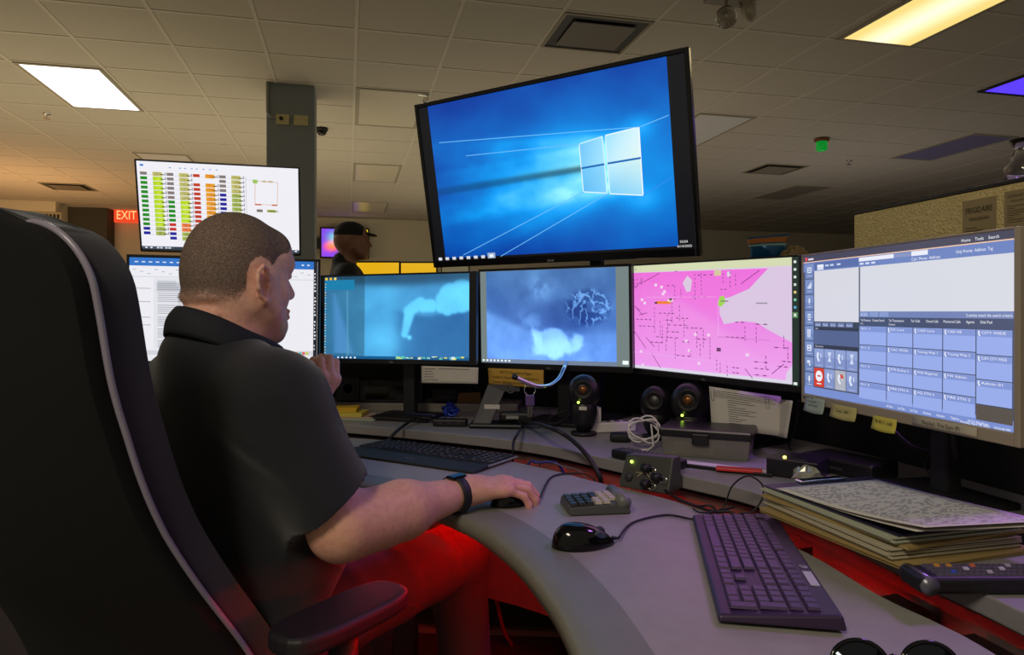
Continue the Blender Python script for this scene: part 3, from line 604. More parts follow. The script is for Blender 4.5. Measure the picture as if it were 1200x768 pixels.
cv.poly([(.575, .30), (.60, .29), (.61, .34), (.585, .38), (.565, .37)], 'a0d850'); cv.rect(.545, .085, .585, .13, 'd8c8a0'); cv.rect(.62, .10, .64, .14, 'e0d0e8')
for u, v in ((.16, .18), (.20, .20), (.22, .24), (.21, .26), (.06, .31), (.08, .34), (.42, .60), (.50, .60), (.36, .66), (.38, .74), (.44, .84), (.05, .78), (.06, .9), (.72, .74)): cv.rect(u, v, u+.018, v+.024, 'f4d4f0', same=False)
cv.rect(.17, .335, .27, .36, 'f08028'); cv.rect(.16, .342, .178, .358, '40203a'); cv.rect(.25, .32, .285, .34, 'f0e0c0'); cv.rect(.262, .31, .275, .33, '403040')
rr = random.Random(12)
def street(u, v, horiz, l, n): 
    cv.line(u, v, u+(l if horiz else 0), v+(0 if horiz else l*1.6), 'd070c8', .003)
    for i in range(n):
        a = (i+.2+.3*rr.random())/n
        if horiz: cv.rect(u+l*a, v-.004, u+l*a+l/n*.45, v+.004, '7c4078')
        else: cv.rect(u-.002, v+l*1.6*a, u+.002, v+l*1.6*a+l*1.6/n*.45, '7c4078')
for u, v, l in ((.18, .44, .12), (.24, .20, .06), (.24, .54, .14), (.23, .60, .10), (.16, .65, .16), (.30, .48, .09), (.36, .56, .12), (.42, .65, .08), (.34, .68, .05), (.22, .50, .07), (.12, .70, .10), (.40, .30, .10), (.44, .12, .10), (.02, .50, .12), (.04, .56, .12), (.6, .62, .12), (.76, .51, .08), (.66, .50, .06), (.86, .68, .08), (.88, .82, .06), (.76, .80, .08), (.76, .85, .09), (.76, .90, .08), (.90, .78, .06), (.64, .86, .05), (.64, .9, .05), (.30, .80, .10), (.58, .24, .04), (.3, .08, .02)):
    street(u, v, True, l, max(2, int(l/.03)))
for u, v, l in ((.16, .38, .15), (.20, .50, .09), (.25, .44, .09), (.30, .20, .08), (.34, .22, .06), (.28, .30, .14), (.33, .36, .09), (.43, .10, .14), (.47, .09, .12), (.245, .56, .08), (.215, .54, .10), (.30, .64, .12), (.36, .48, .10), (.44, .58, .09), (.48, .56, .10), (.46, .68, .07), (.52, .62, .12), (.60, .10, .06), (.64, .09, .09), (.67, .12, .06), (.72, .52, .08), (.78, .53, .08), (.92, .58, .06), (.94, .66, .07), (.83, .74, .07), (.56, .80, .06), (.58, .82, .06), (.62, .84, .06), (.40, .74, .04), (.02, .12, .06), (.04, .12, .06), (.07, .11, .05), (.19, .68, .06), (.24, .66, .07)):
    street(u, v, False, l, max(2, int(l/.02)))
for a in ((.06, .18, .20, .09), (.02, .22, .08, .14), (.03, .40, .08, .46), (.05, .46, .11, .44), (.01, .60, .10, .76), (.10, .66, .16, .74), (.14, .80, .20, .92), (.70, .20, .80, .10), (.86, .88, .92, .80), (.72, .86, .76, .93), (.01, .37, .06, .42)):
    cv.line(*a, '8a3c80', .006)
cv.line(.011, .80, .6, .83, 'e8b0f0', .004); cv.line(.10, .30, .56, .30, 'f4a8ec', .004); cv.line(.37, .45, .37, .9, 'f4a8ec', .004); cv.line(.57, .33, .57, .62, 'e8c0f0', .004); cv.line(.57, .62, .85, .63, 'c070c0', .004)
cv.rect(.78, .345, .84, .355, '9a90a0'); cv.rect(.585, .33, .63, .338, '806880'); cv.rect(.02, .03, .04, .06, 'c8c8a8'); cv.rect(.56, .71, .585, .74, '70406a')
cv.rect(.961, .014, .991, .955, '22322c')
for i in range(8): cv.rect(.970, .04+.055*i, .982, .058+.055*i, ('e8f0e8', 'd8e8d8', 'e0e8e0', 'd0e0d8', 'e8d080', '80d0b0', '60b0d8', 'c0e8c0')[i])
cv.rect(.963, .415, .989, .455, '5a8a5a'); cv.rect(.971, .425, .981, .445, 'e8f0e8'); cv.rect(.967, .925, .985, .945, 'e8f0e8')
put(root, L, cv, 'screen', gl('pink_map_glow', .98)); label_text(root, L, 'DELL', .48, .988, .013, W, H, 'a0a0a0')
# ---- right monitor: call console, silver frame
W, H = .56, .345
m5, L5, fr = monitor('computer_monitor', 'silver framed monitor at right with a blue grid of telephone buttons', 'monitor', W, H, (.732, 1.342, 1.118), -78.9, .2, .3, (.005, .011, .004, .022), m_bezg, ZR, pole_back=.05)
cv = Canvas(W, H, .003); cv.rect(.009, .012, .981, .937, '4a5268'); w_ = 'f4f6ff'
cv.rect(.009, .012, .981, .052, '45455a'); cv.rect(.009, .052, .981, .058, 'f0c8b0'); cv.rect(.02, .022, .035, .045, 'e05050'); cv.rect(.04, .03, .075, .042, 'e8d8e0')
cv.rect(.009, .058, .981, .12, '6f86c4'); cv.rect(.08, .062, .345, .11, '5a70ac'); cv.rect(.10, .078, .14, .098, 'f0f4ff'); [cv.rect(u, .082, u+.022, .094, 'c8d4f0') for u in (.15, .18, .22)]; cv.rect(.10, .10, .14, .112, 'e8ecff')
cv.rect(.345, .062, .52, .085, 'eef2ff'); cv.rect(.52, .064, .60, .084, '8898c4'); cv.rect(.60, .060, .67, .085, 'eef2ff'); [cv.rect(u, .094, u+.02, .105, 'dce4fa') for u in (.35, .38, .41)]
cv.text('Call / Phone  Address', .60, .110, .016, w_, width=.12); cv.text('Only Priority  Address  Tag', .78, .095, .016, w_, width=.13); cv.text('Home    Tools    Search', .80, .042, .016, w_, width=.13)
cv.rect(.081, .117, .345, .449, 'dcdce6'); cv.rect(.352, .117, .979, .384, 'dcdee8')
for i in range(8):      # side buttons
    v = .066+.1035*i; cv.rect(.020, v, .077, v+.098, '7186bc'); cv.rect(.022, v+.004, .075, v+.05, '8094c8'); cv.rect(.034, v+.078, .066, v+.083, 'b8c4e4')
def ico(k, u, v, s=1.0, c='eef2ff'):
    r = lambda a, b_, c_, d: cv.rect(u+a*s, v+b_*s, u+c_*s, v+d*s, c)
    if k == 0: r(0, 0, .026, .006); r(0, .03, .026, .036); r(0, 0, .004, .036); r(.022, 0, .026, .036); r(.008, .014, .018, .022)
    if k == 1: [r(.007*j, .036-.010*(j+1), .007*j+.005, .038) for j in range(4)]
    if k == 2: r(.009, 0, .017, .026); r(.005, .022, .021, .026); r(.011, .03, .015, .042)
    if k == 3: r(.003, 0, .022, .008); r(.001, .014, .025, .018); r(.001, .024, .025, .028); r(.003, .034, .022, .042)
    if k == 4: [r(.008*j, .013*q, .008*j+.006, .013*q+.01) for j in range(3) for q in range(4)]
    if k == 5: r(0, 0, .026, .04); c0 = '7186bc'; cv.rect(u+.007*s, v+.006*s, u+.019*s, v+.016*s, c0); cv.rect(u+.005*s, v+.024*s, u+.021*s, v+.034*s, c0)
    if k == 6: r(0, 0, .018, .016); r(.012, .02, .02, .034)
    if k == 7: r(.009, 0, .017, .03); r(.003, .022, .023, .026); r(.011, .03, .015, .045)
    if k == 8: cv.poly([(u, v), (u+.006*s, v-.004*s), (u+.010*s, v+.008*s), (u+.006*s, v+.014*s), (u+.008*s, v+.03*s), (u+.013*s, v+.034*s), (u+.010*s, v+.046*s), (u+.003*s, v+.04*s), (u-.002*s, v+.02*s)], c)
for i in range(8): ico(i, .036, .090+.1035*i)
cv.rect(.081, .449, .345, .487, '3c4254'); [cv.rect(.086+.047*i, .455, .126+.047*i, .482, '7484b4') for i in range(5)]; [cv.text(t, .092+.047*i, .476, .011, 'e8ecff', width=.026) for i, t in enumerate(('Call', 'Hold', 'X Clr', 'Release', 'Conf'))]
cv.rect(.081, .487, .345, .505, '343848'); cv.rect(.081, .505, .345, .60, '56648f'); cv.rect(.081, .60, .345, .622, '343848'); cv.text('Calls', .09, .500, .010, w_); cv.text('Functions', .09, .616, .010, w_, width=.05)
for j in range(2):
    for i in range(4):
        u = .083+.065*i; v = .626+.128*j; red = (j, i) == (1, 0)
        cv.rect(u, v, u+.062, v+.122, 'd8402c' if red else '8496cc')
        if not red and (j, i) != (1, 2): cv.rect(u+.001, v+.002, u+.061, v+.055, '93a4d6')
        if (j, i) == (1, 2): cv.rect(u, v, u+.062, v+.122, 'b4b8c4')
        if red: cv.poly([(u+.031+.022*math.cos(a*.524), v+.052+.036*math.sin(a*.524)) for a in range(12)], w_); cv.rect(u+.020, v+.047, u+.042, v+.056, 'c03020'); cv.rect(u+.016, v+.098, u+.046, v+.105, w_)
        elif j == 0 and i in (1, 3): cv.poly([(u+.02, v+.02), (u+.042, v+.02), (u+.033, v+.05), (u+.042, v+.08), (u+.02, v+.08), (u+.029, v+.05)], 'd4e0fc')
        else: ico(8, u+.018, v+.028, 1.3, 'e8eeff'); cv.line(u+.042, v+.03, u+.042, v+.06, 'e8eeff', .006)
        if (j, i) == (1, 2): cv.poly([(u+.03, v+.02), (u+.045, v+.025), (u+.05, v+.045), (u+.035, v+.05)], 'd84838')
        cv.rect(u+.014, v+.108, u+.048, v+.112, 'b8c4e4') if not red else None
cv.rect(.020, .884, .979, .935, '7c92d4'); cv.rect(.352, .384, .979, .418, '7484b8'); [cv.rect(.355+.05*i, .388, .398+.05*i, .414, '8c9cd0') for i in range(3)]; cv.text('X  Clr', .360, .409, .013, w_, width=.03); cv.text('3 entries match the search criteria', .82, .410, .015, w_, width=.155)
cv.rect(.352, .418, .979, .470, '465070'); cv.text('Tel Directory   Contact Search', .358, .442, .014, w_, width=.12)
for t, u, wd in (('Tel Transmission', .50, .07), ('Tel Calls', .60, .04), ('Channel Calls', .665, .05), ('Monitored Calls', .735, .065), ('Agents', .82, .03), ('Dial Pad', .87, .04)): cv.text(t, u, .442, .014, w_, width=wd)
cv.text('Directory', .500, .462, .011, w_, width=.03); cv.text('911', .358, .462, .011, w_)
us = (.352, .492, .612, .735, .858, .979); vs_ = (.472, .585, .695, .803, .905)
names = [['911 1', 'SO Line', 'CAD Line', 'CAD NE', 'CITY WIDE'], ['911 2', 'TAC 97/02', 'Tracing Wsp 1', 'Tracing Wsp 2', 'SUPV CITY WIDE'], ['911 3', 'MTR Backup 2', 'PHD Regional', 'PW Admin', 'Admin 01'], ['911 4', 'FIRE STN A', 'HQ STN 4', 'FIRE STN 3', '']]
for j in range(4):
    for i in range(5):
        if i == 4: v0 = (.472, .594, .712)[j] if j < 3 else .832; v1 = (.589, .707, .827)[j] if j < 3 else .905
        else: v0 = vs_[j]; v1 = vs_[j+1]-.005
        if (j, i) == (3, 4): cv.rect(us[i], .832, us[5]-.001, .905, '5a524c'); continue
        u0, u1 = us[i], us[i+1]-.004
        cv.rect(u0, v0, u1, v1, '9cb0f0'); cv.rect(u0+.001, v0+.002, u1-.001, v0+.032, '8498d8')
        if i: ico(8, u0+.006, v0+.006, .55, w_)
        cv.text(names[j][i], u0+.016 if i else u0+.008, v0+.020, .013, w_, width=min(.012*len(names[j][i])*.75, .085))
for i, t in enumerate(('IA Dec', 'Int Dec', 'Int Test', 'Home', 'Intcom', 'Telephone', 'MCTV Megafone')): cv.text(t, .49+.055*i+(.0 if i < 6 else .008), .925, .013, w_, width=.032 if i < 6 else .07)
cv.text('Monday, April 14, 2025    10:54:40 PM', .80, .934, .012, w_, width=.17)
put(m5, L5, cv, 'screen', gl('call_console_glow', .95))
def stuck(name, label, cat, u0, v0, u1, v1, colr, lines=None, curl=.0, yy=-.0012, txt=None, poly=None, group=None, inkw=None):
    x0, x1 = (u0-.5)*W, (u1-.5)*W; z1, z0 = (.5-v0)*H, (.5-v1)*H
    b = MB(); b.smooth = True
    def fn(a, c):
        dy = -curl*c*c; s = 1
        return (x0+(x1-x0)*a+(.004*c if poly else 0), yy+dy-.0006, z1+(z0-z1)*c-(.003*math.sin(a*3)*c if curl else 0))
    b.grid(fn, 6, 5); o = obj(name, b, mat('paper_'+colr, colr, .8), None); o.matrix_world = m5.matrix_basis @ L5
    so = o.modifiers.new('s', 'SOLIDIFY'); so.thickness = .0006; so.offset = 0
    tag(o, label, cat, group)
    if txt:
        cv = Canvas(W, H, yy-.0016); 
        for (t, u, v, h, wd) in txt: cv.text(t, u, v, h, '202020', width=wd)
        q = obj('writing', cv, mat('ink_dark', '26262a', .8), o)
        if curl: q.location = (0, -curl*.35, 0)
    return o
stuck('sticky_note', 'pale blue sticky note hanging under the silver monitor frame', 'sticky note', .035, .952, .16, 1.045, '9fb0a8', curl=.006, txt=[('ext 4410', .06, .985, .014, .05), ('call desk', .06, 1.01, .014, .06)], group='notes under the silver monitor')
stuck('sticky_note', 'wide yellow sticky note beside the blue one under the silver monitor', 'sticky note', .20, .967, .345, 1.045, 'b8b070', curl=.005, txt=[('Line  347', .235, 1.01, .018, .07)], group='notes under the silver monitor')
stuck('sticky_note', 'bright yellow sticky note with dark handwriting below the middle of the silver monitor', 'sticky note', .430, .985, .545, 1.06, 'c8bc50', curl=.005, txt=[('9-911 cell', .448, 1.025, .022, .08)], group='notes under the silver monitor')
stuck('label_strip', 'pale strip labelled (Replay) Fire Supv (P) on the silver monitor frame', 'label', .615, .944, .865, .990, 'b4ac98', txt=[('(Replay)  Fire Supv (P)', .655, .978, .022, .15)])
stuck('label_strip', 'small pale strip lettered NOTE BO LINE at the lower left of the silver monitor frame', 'label', .015, .943, .10, .965, 'a8a294', txt=[('NOTE BO LINE', .02, .961, .013, .07)])
# ================================================================ things on the desk
m_blk = mat('black_plastic', '17171a', .45); m_gloss = mat('black_gloss', '08080a', .1); m_dg = mat('dark_grey_plastic', '35353a', .5)
m_white = mat('white_plastic', 'd8d4d0', .4); m_paper = mat('paper_white', 'c9c5bd', .85); m_cab = mat('cable_black', '111113', .5)
def PD(px, py, z): x, y = D(px, py, z); return Vector((x, y, z))
# ---- keyboards
_KM = {}
def key_mesh(wd, dp, hgt, m):
    k = (round(wd, 4), round(dp, 4), m.name)
    if k not in _KM:
        b = MB(); w2, d2 = wd/2, dp/2; i = .0016
        b.add([(-w2, -d2, 0), (w2, -d2, 0), (w2, d2, 0), (-w2, d2, 0), (-w2+i, -d2+i, hgt), (w2-i, -d2+i, hgt), (w2-i, d2-i, hgt), (-w2+i, d2-i, hgt)], [(3, 2, 1, 0), (4, 5, 6, 7), (0, 1, 5, 4), (1, 2, 6, 5), (2, 3, 7, 6), (3, 0, 4, 7)])
        me = bpy.data.meshes.new('key'); me.from_pydata([tuple(v) for v in b.v], [], b.f); me.materials.append(m); _KM[k] = me
    return _KM[k]
def layout():
    rows = []
    rows.append((0, [(0, 1)]+[(2+i, 1) for i in range(4)]+[(6.5+i, 1) for i in range(4)]+[(11+i, 1) for i in range(4)]+[(15.25+i, 1) for i in range(3)]+[(18.5+i, 1) for i in range(4)]))
    rows.append((1.15, [(i, 1) for i in range(13)]+[(13, 2)]+[(15.25+i, 1) for i in range(3)]+[(18.5+i, 1) for i in range(4)]))
    rows.append((2.15, [(0, 1.5)]+[(1.5+i, 1) for i in range(12)]+[(13.5, 1.5)]+[(15.25+i, 1) for i in range(3)]+[(18.5+i, 1) for i in range(3)]))
    rows.append((3.15, [(0, 1.75)]+[(1.75+i, 1) for i in range(11)]+[(12.75, 2.25)]+[(18.5+i, 1) for i in range(3)]))
    rows.append((4.15, [(0, 2.25)]+[(2.25+i, 1) for i in range(10)]+[(12.25, 2.75)]+[(16.25, 1)]+[(18.5+i, 1) for i in range(3)]))
    rows.append((5.15, [(0, 1.25), (1.25, 1.25), (2.5, 1.25), (3.75, 6.25), (10, 1.25), (11.25, 1.25), (12.5, 1.25), (13.75, 1.25)]+[(15.25+i, 1) for i in range(3)]+[(18.5, 2), (20.5, 1)]))
    keys = [(x+w_/2, y+.5, w_, 1) for y, r in rows for x, w_ in r]; keys += [(22, 3.15, 1, 2), (22, 5.15, 1, 2)]
    return keys
def keyboard(label, centre, rz, U, kase, mk, wd, dp, ytop, thick, tilt=0, extra=None):
    e = thing('keyboard', label, 'keyboard', centre, rz)
    kase(e)
    ks = layout(); x0 = -22.5*U/2
    objs = []
    for i, (kx, ky, kw, kh) in enumerate(ks):
        me = key_mesh(kw*U-.0022, kh*U*.97-.0022, .0035, mk); objs.append((x0+kx*U, ytop-ky*U*.97, me, kw))
    first, rest = objs[:100], objs[100:]
    for x, y, me, kw in (first if extra else []):
        pass
    for x, y, me, kw in first:
        o = bpy.data.objects.new('key', me); COL.objects.link(o); o.parent = e; o.location = (x, y, thick(y))
    if extra:
        q = MB(); q.M = Matrix()
        for x, y, me, kw in objs:
            z_ = thick(y)+.0037; q.add([(x-.003, y+.000, z_), (x+.0015, y+.000, z_), (x+.0015, y+.005, z_), (x-.003, y+.005, z_)], [(0, 1, 2, 3)])
        obj('key_lettering', q, mat('legend_white', '9a9da0', .5), e)
    if rest:
        b = MB()
        for x, y, me, kw in rest:
            n = len(b.v); b.v += [(v.co.x+x, v.co.y+y, v.co.z+thick(y)) for v in me.vertices]
            for p in me.polygons: b.f.append(tuple(i+n for i in p.vertices)); b.m.append(0); b.sm.append(False); b.c.append(0)
        o = obj('key', b, mk, e); o['kind'] = 'stuff'
    return e
m_kc = mat('keyboard_case_violet_lit', '33233f', .4); m_kk = mat('keyboard_keys_violet_lit', '45305a', .36)  # violet light on the dark keyboard is put into both base colours
def case_front(e):
    w2, f, r = .224, -.0755, .0775
    b = MB(); b.add([(-w2, f, .004), (w2, f, .004), (w2, r, .004), (-w2, r, .004), (-w2+.002, f+.003, .013), (w2-.002, f+.003, .013), (w2-.004, r-.004, .022), (-w2+.004, r-.004, .022)],
                    [(3, 2, 1, 0), (4, 5, 6, 7), (0, 1, 5, 4), (1, 2, 6, 5), (2, 3, 7, 6), (3, 0, 4, 7)])
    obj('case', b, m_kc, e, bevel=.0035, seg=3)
    for sx in (-1, 1):
        for sy in (-1, 1): obj('foot', MB().box(sx*.19-.012, sx*.19+.012, sy*.055-.006, sy*.055+.006, 0, .006), m_blk, e)
    b = MB(); b.M = Matrix.Translation((.10, .063, .0215)); b.box(-.026, .026, -.006, .006, 0, .0012); obj('sticker', b, mat('sticker_pale', 'b8b4bc', .5), e)
    b = MB(); b.smooth = True; b.M = Matrix.Translation((.052, .064, .0214)); b.lathe([(.007, 0), (.0065, .0008)], 18); obj('logo_badge', b, mat('badge_grey', '9a949c', .35, .6), e)
    cv = Canvas(.1, .02, 0); cv.rect(.0, .4, .04, .6, 'e8e8ff'); o = obj('indicator', cv, mat('lamp_white', 'e8e8ff', .4, emit='e8e8ff', estr=2), e); o.location = (.215, .04, .021); o.rotation_euler = (rad(-90), 0, 0)
c0 = PD(813, 607, .775); c1 = PD(905, 603, .775); c2 = PD(980, 722, .775); c3 = PD(848, 728, .775); cc = (c0+c1+c2+c3)/4
ax = ((c3+c2)/2-(c0+c1)/2).normalized(); rz = math.atan2(ax.y, ax.x)
KB = keyboard('dark full-size keyboard in violet light at the right front of the desk', (cc.x, cc.y, ZF+.0012), rz, .0186, case_front, m_kk, .448, .153, .052, lambda y: .0142+(y+.0755)*.058)
m_kc2 = mat('keyboard_frame_silver', '8f9088', .35, .4); m_kk2 = mat('keyboard_keys_dark', '25272a', .3)
def case_back(e):
    b = MB(); b.box(-.232, .232, -.058, .088, .003, .009); obj('rim', b, m_kc2, e, bevel=.003)
    b = MB(); b.box(-.227, .227, -.056, .084, .007, .0105); obj('key_tray', b, mat('key_tray_black', '121214', .35), e, bevel=.001)
    b = MB(); b.add([(-.232, -.058, .002), (.232, -.058, .002), (.232, -.125, .001), (-.232, -.125, .001), (-.232, -.058, .011), (.232, -.058, .011), (.228, -.123, .005), (-.228, -.123, .005)],
                    [(0, 1, 2, 3), (7, 6, 5, 4), (0, 4, 5, 1), (1, 5, 6, 2), (2, 6, 7, 3), (3, 7, 4, 0)]); obj('palm_rest', b, mat('palm_rest_dark', '1e1d1c', .65), e, bevel=.003)
    cv = Canvas(.04, .008, 0); cv.text('logitech', .1, .9, .8, '8a8a88', width=.8); o = obj('maker_name', cv, mat('printed_grey', '8a8a88', .5), e); o.location = (0, -.09, .0092); o.rotation_euler = (rad(-85), 0, 0)
    for sx in (-1, 1): obj('foot', MB().box(sx*.2-.015, sx*.2+.015, -.11, -.10, 0, .003).box(sx*.2-.015, sx*.2+.015, .07, .08, 0, .004), m_blk, e)
kt = PD(445, 514, .772); kr = PD(619, 534, .772); a = (kr-kt); a.z = 0; rz2 = math.atan2(a.y, a.x); a.normalize()
kc = (kt+kr)/2+Vector((a.y, -a.x, 0))*.088
keyboard('silver rimmed black keyboard with palm rest beyond the operator\'s hand', (kc.x, kc.y, ZF+.0012), rz2-rad(2), .0204, case_back, m_kk2, .46, .2, .077, lambda y: .0100, extra=True)
# ---- numeric keypad
p = PD(697, 597, ZF); e = thing('numeric_keypad', 'small grey numeric keypad with dark and cream keys near the front mouse', 'keypad', (p.x, p.y, ZF+.001), rad(8))
b = MB(); k = .062; b.add([(-k, -.045, 0), (k, -.045, 0), (k, .05, 0), (-k, .05, 0), (-k+.003, -.043, .016), (k-.003, -.043, .022), (k-.003, .048, .024), (-k+.003, .048, .018)], [(3, 2, 1, 0), (4, 5, 6, 7), (0, 1, 5, 4), (1, 2, 6, 5), (2, 3, 7, 6), (3, 0, 4, 7)])
obj('case', b, mat('keypad_case', '4a4c48', .45), e, bevel=.003, seg=3)
b = MB(); b.smooth = True; b.M = Matrix.Translation((.049, .002, .022)) @ Matrix.Rotation(rad(90), 4, 'X'); b.lathe([(.0135, -.046), (.0135, .046)], 20); obj('rear_hump', b, mat('keypad_hump', '6a6c66', .4), e)
mk1, mk2 = mat('keypad_key_dark', '2c302e', .35), mat('keypad_key_cream', 'b4ac98', .45)
for i in range(6):
    for j in range(4):
        x = -.052+i*.0165; y = -.034+j*.0195; m = mk2 if (i == 5) or (i == 4) or (i == 3 and j < 2) else mk1
        if i == 5 and j == 0: continue
        o = bpy.data.objects.new('key', key_mesh(.0145, .0165, .006, m)); COL.objects.link(o); o.parent = e; o.location = (x, y, .0168+(x+.06)*.05+.0005)
# ---- mice
def mouse(label, px, py, rz, length=.112, wd=.062, h=.036, loc=None):
    p = loc or PD(px, py, ZF); e = thing('computer_mouse', label, 'mouse', (p.x, p.y, ZF+.001), rz)
    def sh(grow):
        b = MB(); b.smooth = True
        def fn(u, v):
            a = 2*math.pi*u; t = -1+2*v
            z = 0
            return (0, 0, 0)
        n, m_ = 28, 12; vs = []; fs = []
        for j in range(m_+1):
            q = j/m_; zz = math.sin(q*math.pi/2); rr_ = math.cos(q*math.pi/2)**.62
            for i in range(n):
                a = 2*math.pi*i/n; x = math.cos(a)*rr_*length/2; y = math.sin(a)*rr_*wd/2*(1+.10*math.cos(a)*-1)
                hh = h*(1-.28*(x/(length/2))-.35*max(0, x/(length/2))**2)
                if x > 0: y *= 1-.25*(x/(length/2))**2
                vs.append((x*grow, y*grow, zz*hh*grow))
        for j in range(m_):
            for i in range(n): a = j*n+i; c = j*n+(i+1) % n; fs.append((a, c, c+n, a+n))
        fs.append(tuple(range(n))[::-1]); b.add(vs, fs); return b
    obj('shell', sh(1), m_gloss, e)
    b = MB(); b.smooth = True; b.M = Matrix.Translation((length*.25, 0, h*.56)) @ Matrix.Rotation(rad(90), 4, 'X'); b.lathe([(.009, -.0035), (.0105, 0), (.009, .0035)], 18); obj('scroll_wheel', b, m_dg, e)
    b = MB(); b.cyl((length*.46, 0, .008), (length*.56, 0, .007), .004, .0022, 8); obj('cable_guard', b, m_blk, e)
    return e, p
mo, mp = mouse('glossy black computer mouse alone on the desk in front of the keypad', 684, 640, rad(14))
mo2, mp2 = mouse('black computer mouse under the operator\'s right hand', 0, 0, rad(25), loc=Vector((.005, 1.425, 0)), h=.034, length=.105, wd=.058)
def cable(label, pts, r=.0022, m=None, name='cable', n=7, group=None):
    b = MB(); b.smooth = True; b.tube(spline(pts, n), r, 8); return tag(obj(name, b, m or m_cab), label, 'cable', group)
def on(px, py, z, lift=.0035): p = PD(px, py, z); return (p.x, p.y, z+lift)
q0 = mo.matrix_basis @ Vector((.063, 0, .007))
cable('thin black cable from the glossy mouse toward the front keyboard', [tuple(q0), on(738, 617, ZF), on(760, 609, ZF), on(785, 606, ZF), on(815, 611, ZF), on(830, 604, ZF), on(860, 597, ZF, .004)])
q0 = mo2.matrix_basis @ Vector((.06, 0, .007))
cable('thin black cable from the mouse under the operator\'s hand', [tuple(q0), on(645, 562, ZF), on(665, 557, ZF), on(690, 559, ZF), (.215, 1.66, ZF-.03), (.24, 1.70, .70)])
p1 = PD(640, 503, ZR)
cable('thick black cable arching from the rear worksurface down to the lower desk', [on(560, 500, ZR, .006), on(610, 502, ZR, .02), tuple(at(640, 500, 1.82)), tuple(at(665, 512, 1.75)), tuple(at(688, 534, 1.69)), tuple(at(703, 560, 1.66)), (.215, 1.68, .72), (.22, 1.70, .60)], .0058)
cable('thin black wire loop standing over the gap beside the front keyboard', [on(812, 598, ZF), on(822, 603, ZF), tuple(at(846, 596, 1.36)), tuple(at(858, 570, 1.36)), tuple(at(876, 558, 1.34)), tuple(at(893, 568, 1.30)), tuple(at(893, 585, 1.29)), tuple(at(880, 601, 1.29)), tuple(at(860, 606, 1.29)), (.42, 1.33, .70)], .0017)
cable('black cable lying along the rear edge of the keyboard worksurface', [on(738, 573, ZF, .004), on(775, 577, ZF, .004), on(800, 590, ZF, .004), on(835, 602, ZF, .004), on(860, 606, ZF, .004), (.43, 1.29, .70)], .003)
cable('black cable sagging from the small hub toward the keyboard', [on(515, 498, ZR, .01), on(490, 497, ZR, .02), tuple(at(468, 503, 2.15)), tuple(at(455, 516, 2.12)), (-.41, 2.165, .74), (-.41, 2.20, .62)], .005)
cable('blue cable bundled in the gap behind the silver rimmed keyboard', [(.02, 1.83, .70), (.045, 1.80, .765), (.07, 1.79, .768), (.115, 1.78, .768), (.14, 1.80, .72), (.12, 1.86, .66)], .003, mat('cable_blue', '20287a', .4))
cable('grey wire curving behind the keyboard toward the thick cable', [(.06, 1.84, .70), (.08, 1.80, .768), (.13, 1.76, .765), (.17, 1.70, .764), (.19, 1.68, .73)], .0015, mat('cable_grey', '6a6a6a', .5))
cable('black cable standing from a cluster on the rear shelf edge', [on(612, 503, ZR, .01), tuple(at(607, 508, 1.95)), tuple(at(602, 518, 1.92)), tuple(at(601, 530, 1.90)), (.0, 1.93, .70)], .004)
for i, (dx, s_) in enumerate(((0, 1), (.05, .8))):
    c = PD(625+30*i, 502-2*i, ZR); pts = [(c.x+.055*s_*math.cos(a)*(1+.1*math.sin(3*a)), c.y+.028*s_*math.sin(a), ZR+.006+.028*s_*(1+math.sin(a*1.0+i))) for a in [k*2*math.pi/14 for k in range(17)]]
    cable(['tangled black cable coil on the rear shelf below the hanging keys', 'smaller tangled black cable coil right of the hanging keys'][i], pts, .0025, n=4, group='cable coils on the rear shelf')
# ---- control box with a green lamp in the gap
p = PD(752, 578, ZF); e = thing('control_box', 'grey desk height control box with a green light and black knobs', 'control box', (p.x+.01, p.y+.02, ZF+.002), rad(-38))
b = MB(); b.add([(-.062, -.01, 0), (.062, -.01, 0), (.062, .06, 0), (-.062, .06, 0), (-.052, .012, .072), (.064, .012, .078), (.064, .05, .076), (-.05, .05, .070)], [(3, 2, 1, 0), (4, 5, 6, 7), (0, 1, 5, 4), (1, 2, 6, 5), (2, 3, 7, 6), (3, 0, 4, 7)])
obj('case', b, mat('control_box_grey', '4c4d4a', .4, .3), e, bevel=.004)
fm = Matrix.Translation((0, -.0005, .036)) @ Matrix.Rotation(rad(-16.5), 4, 'X')
def face(name, b, m): o = obj(name, b, m, e); o.matrix_basis = fm; return o
b = MB(); b.smooth = True; b.sphere((-.034, -.002, .022), .0035, 12, 8); face('lamp', b, mat('green_led', '60a020', .4, emit='c8ff50', estr=5))
for x, z in ((.008, .012), (.036, -.004), (.012, -.022)): b = MB(); b.smooth = True; b.cyl((x, 0, z), (x-.004, -.018, z), .010, .009, 16); face('knob', b, m_blk); b = MB(); b.smooth = True; b.torus((x+.012, -.003, z-.004), .0075, .0014, 20, 6, Matrix.Rotation(rad(90), 3, 'X')); face('ring', b, m_chrome)
b = MB(); b.smooth = True; b.cyl((-.036, 0, -.012), (-.036, -.006, -.012), .009); face('dial', b, m_dg)
cv = Canvas(.05, .03, -.002); cv.line(.2, .8, .5, .3, 'c0b890', .06); cv.line(.5, .3, .8, .7, 'c0b890', .06); cv.line(.1, .5, .5, .5, 'c0b890', .05); o = obj('symbol', cv, mat('printed_sand', 'a8a080', .5), e); o.matrix_basis = fm
cable('black cord leaving the grey control box toward the gap', [(p.x+.05, p.y-.03, ZF+.012), on(775, 578, ZF, .006), on(790, 585, ZF, .005), on(815, 596, ZF, .005), on(838, 600, ZF, .005), (.42, 1.36, .68)], .0024)
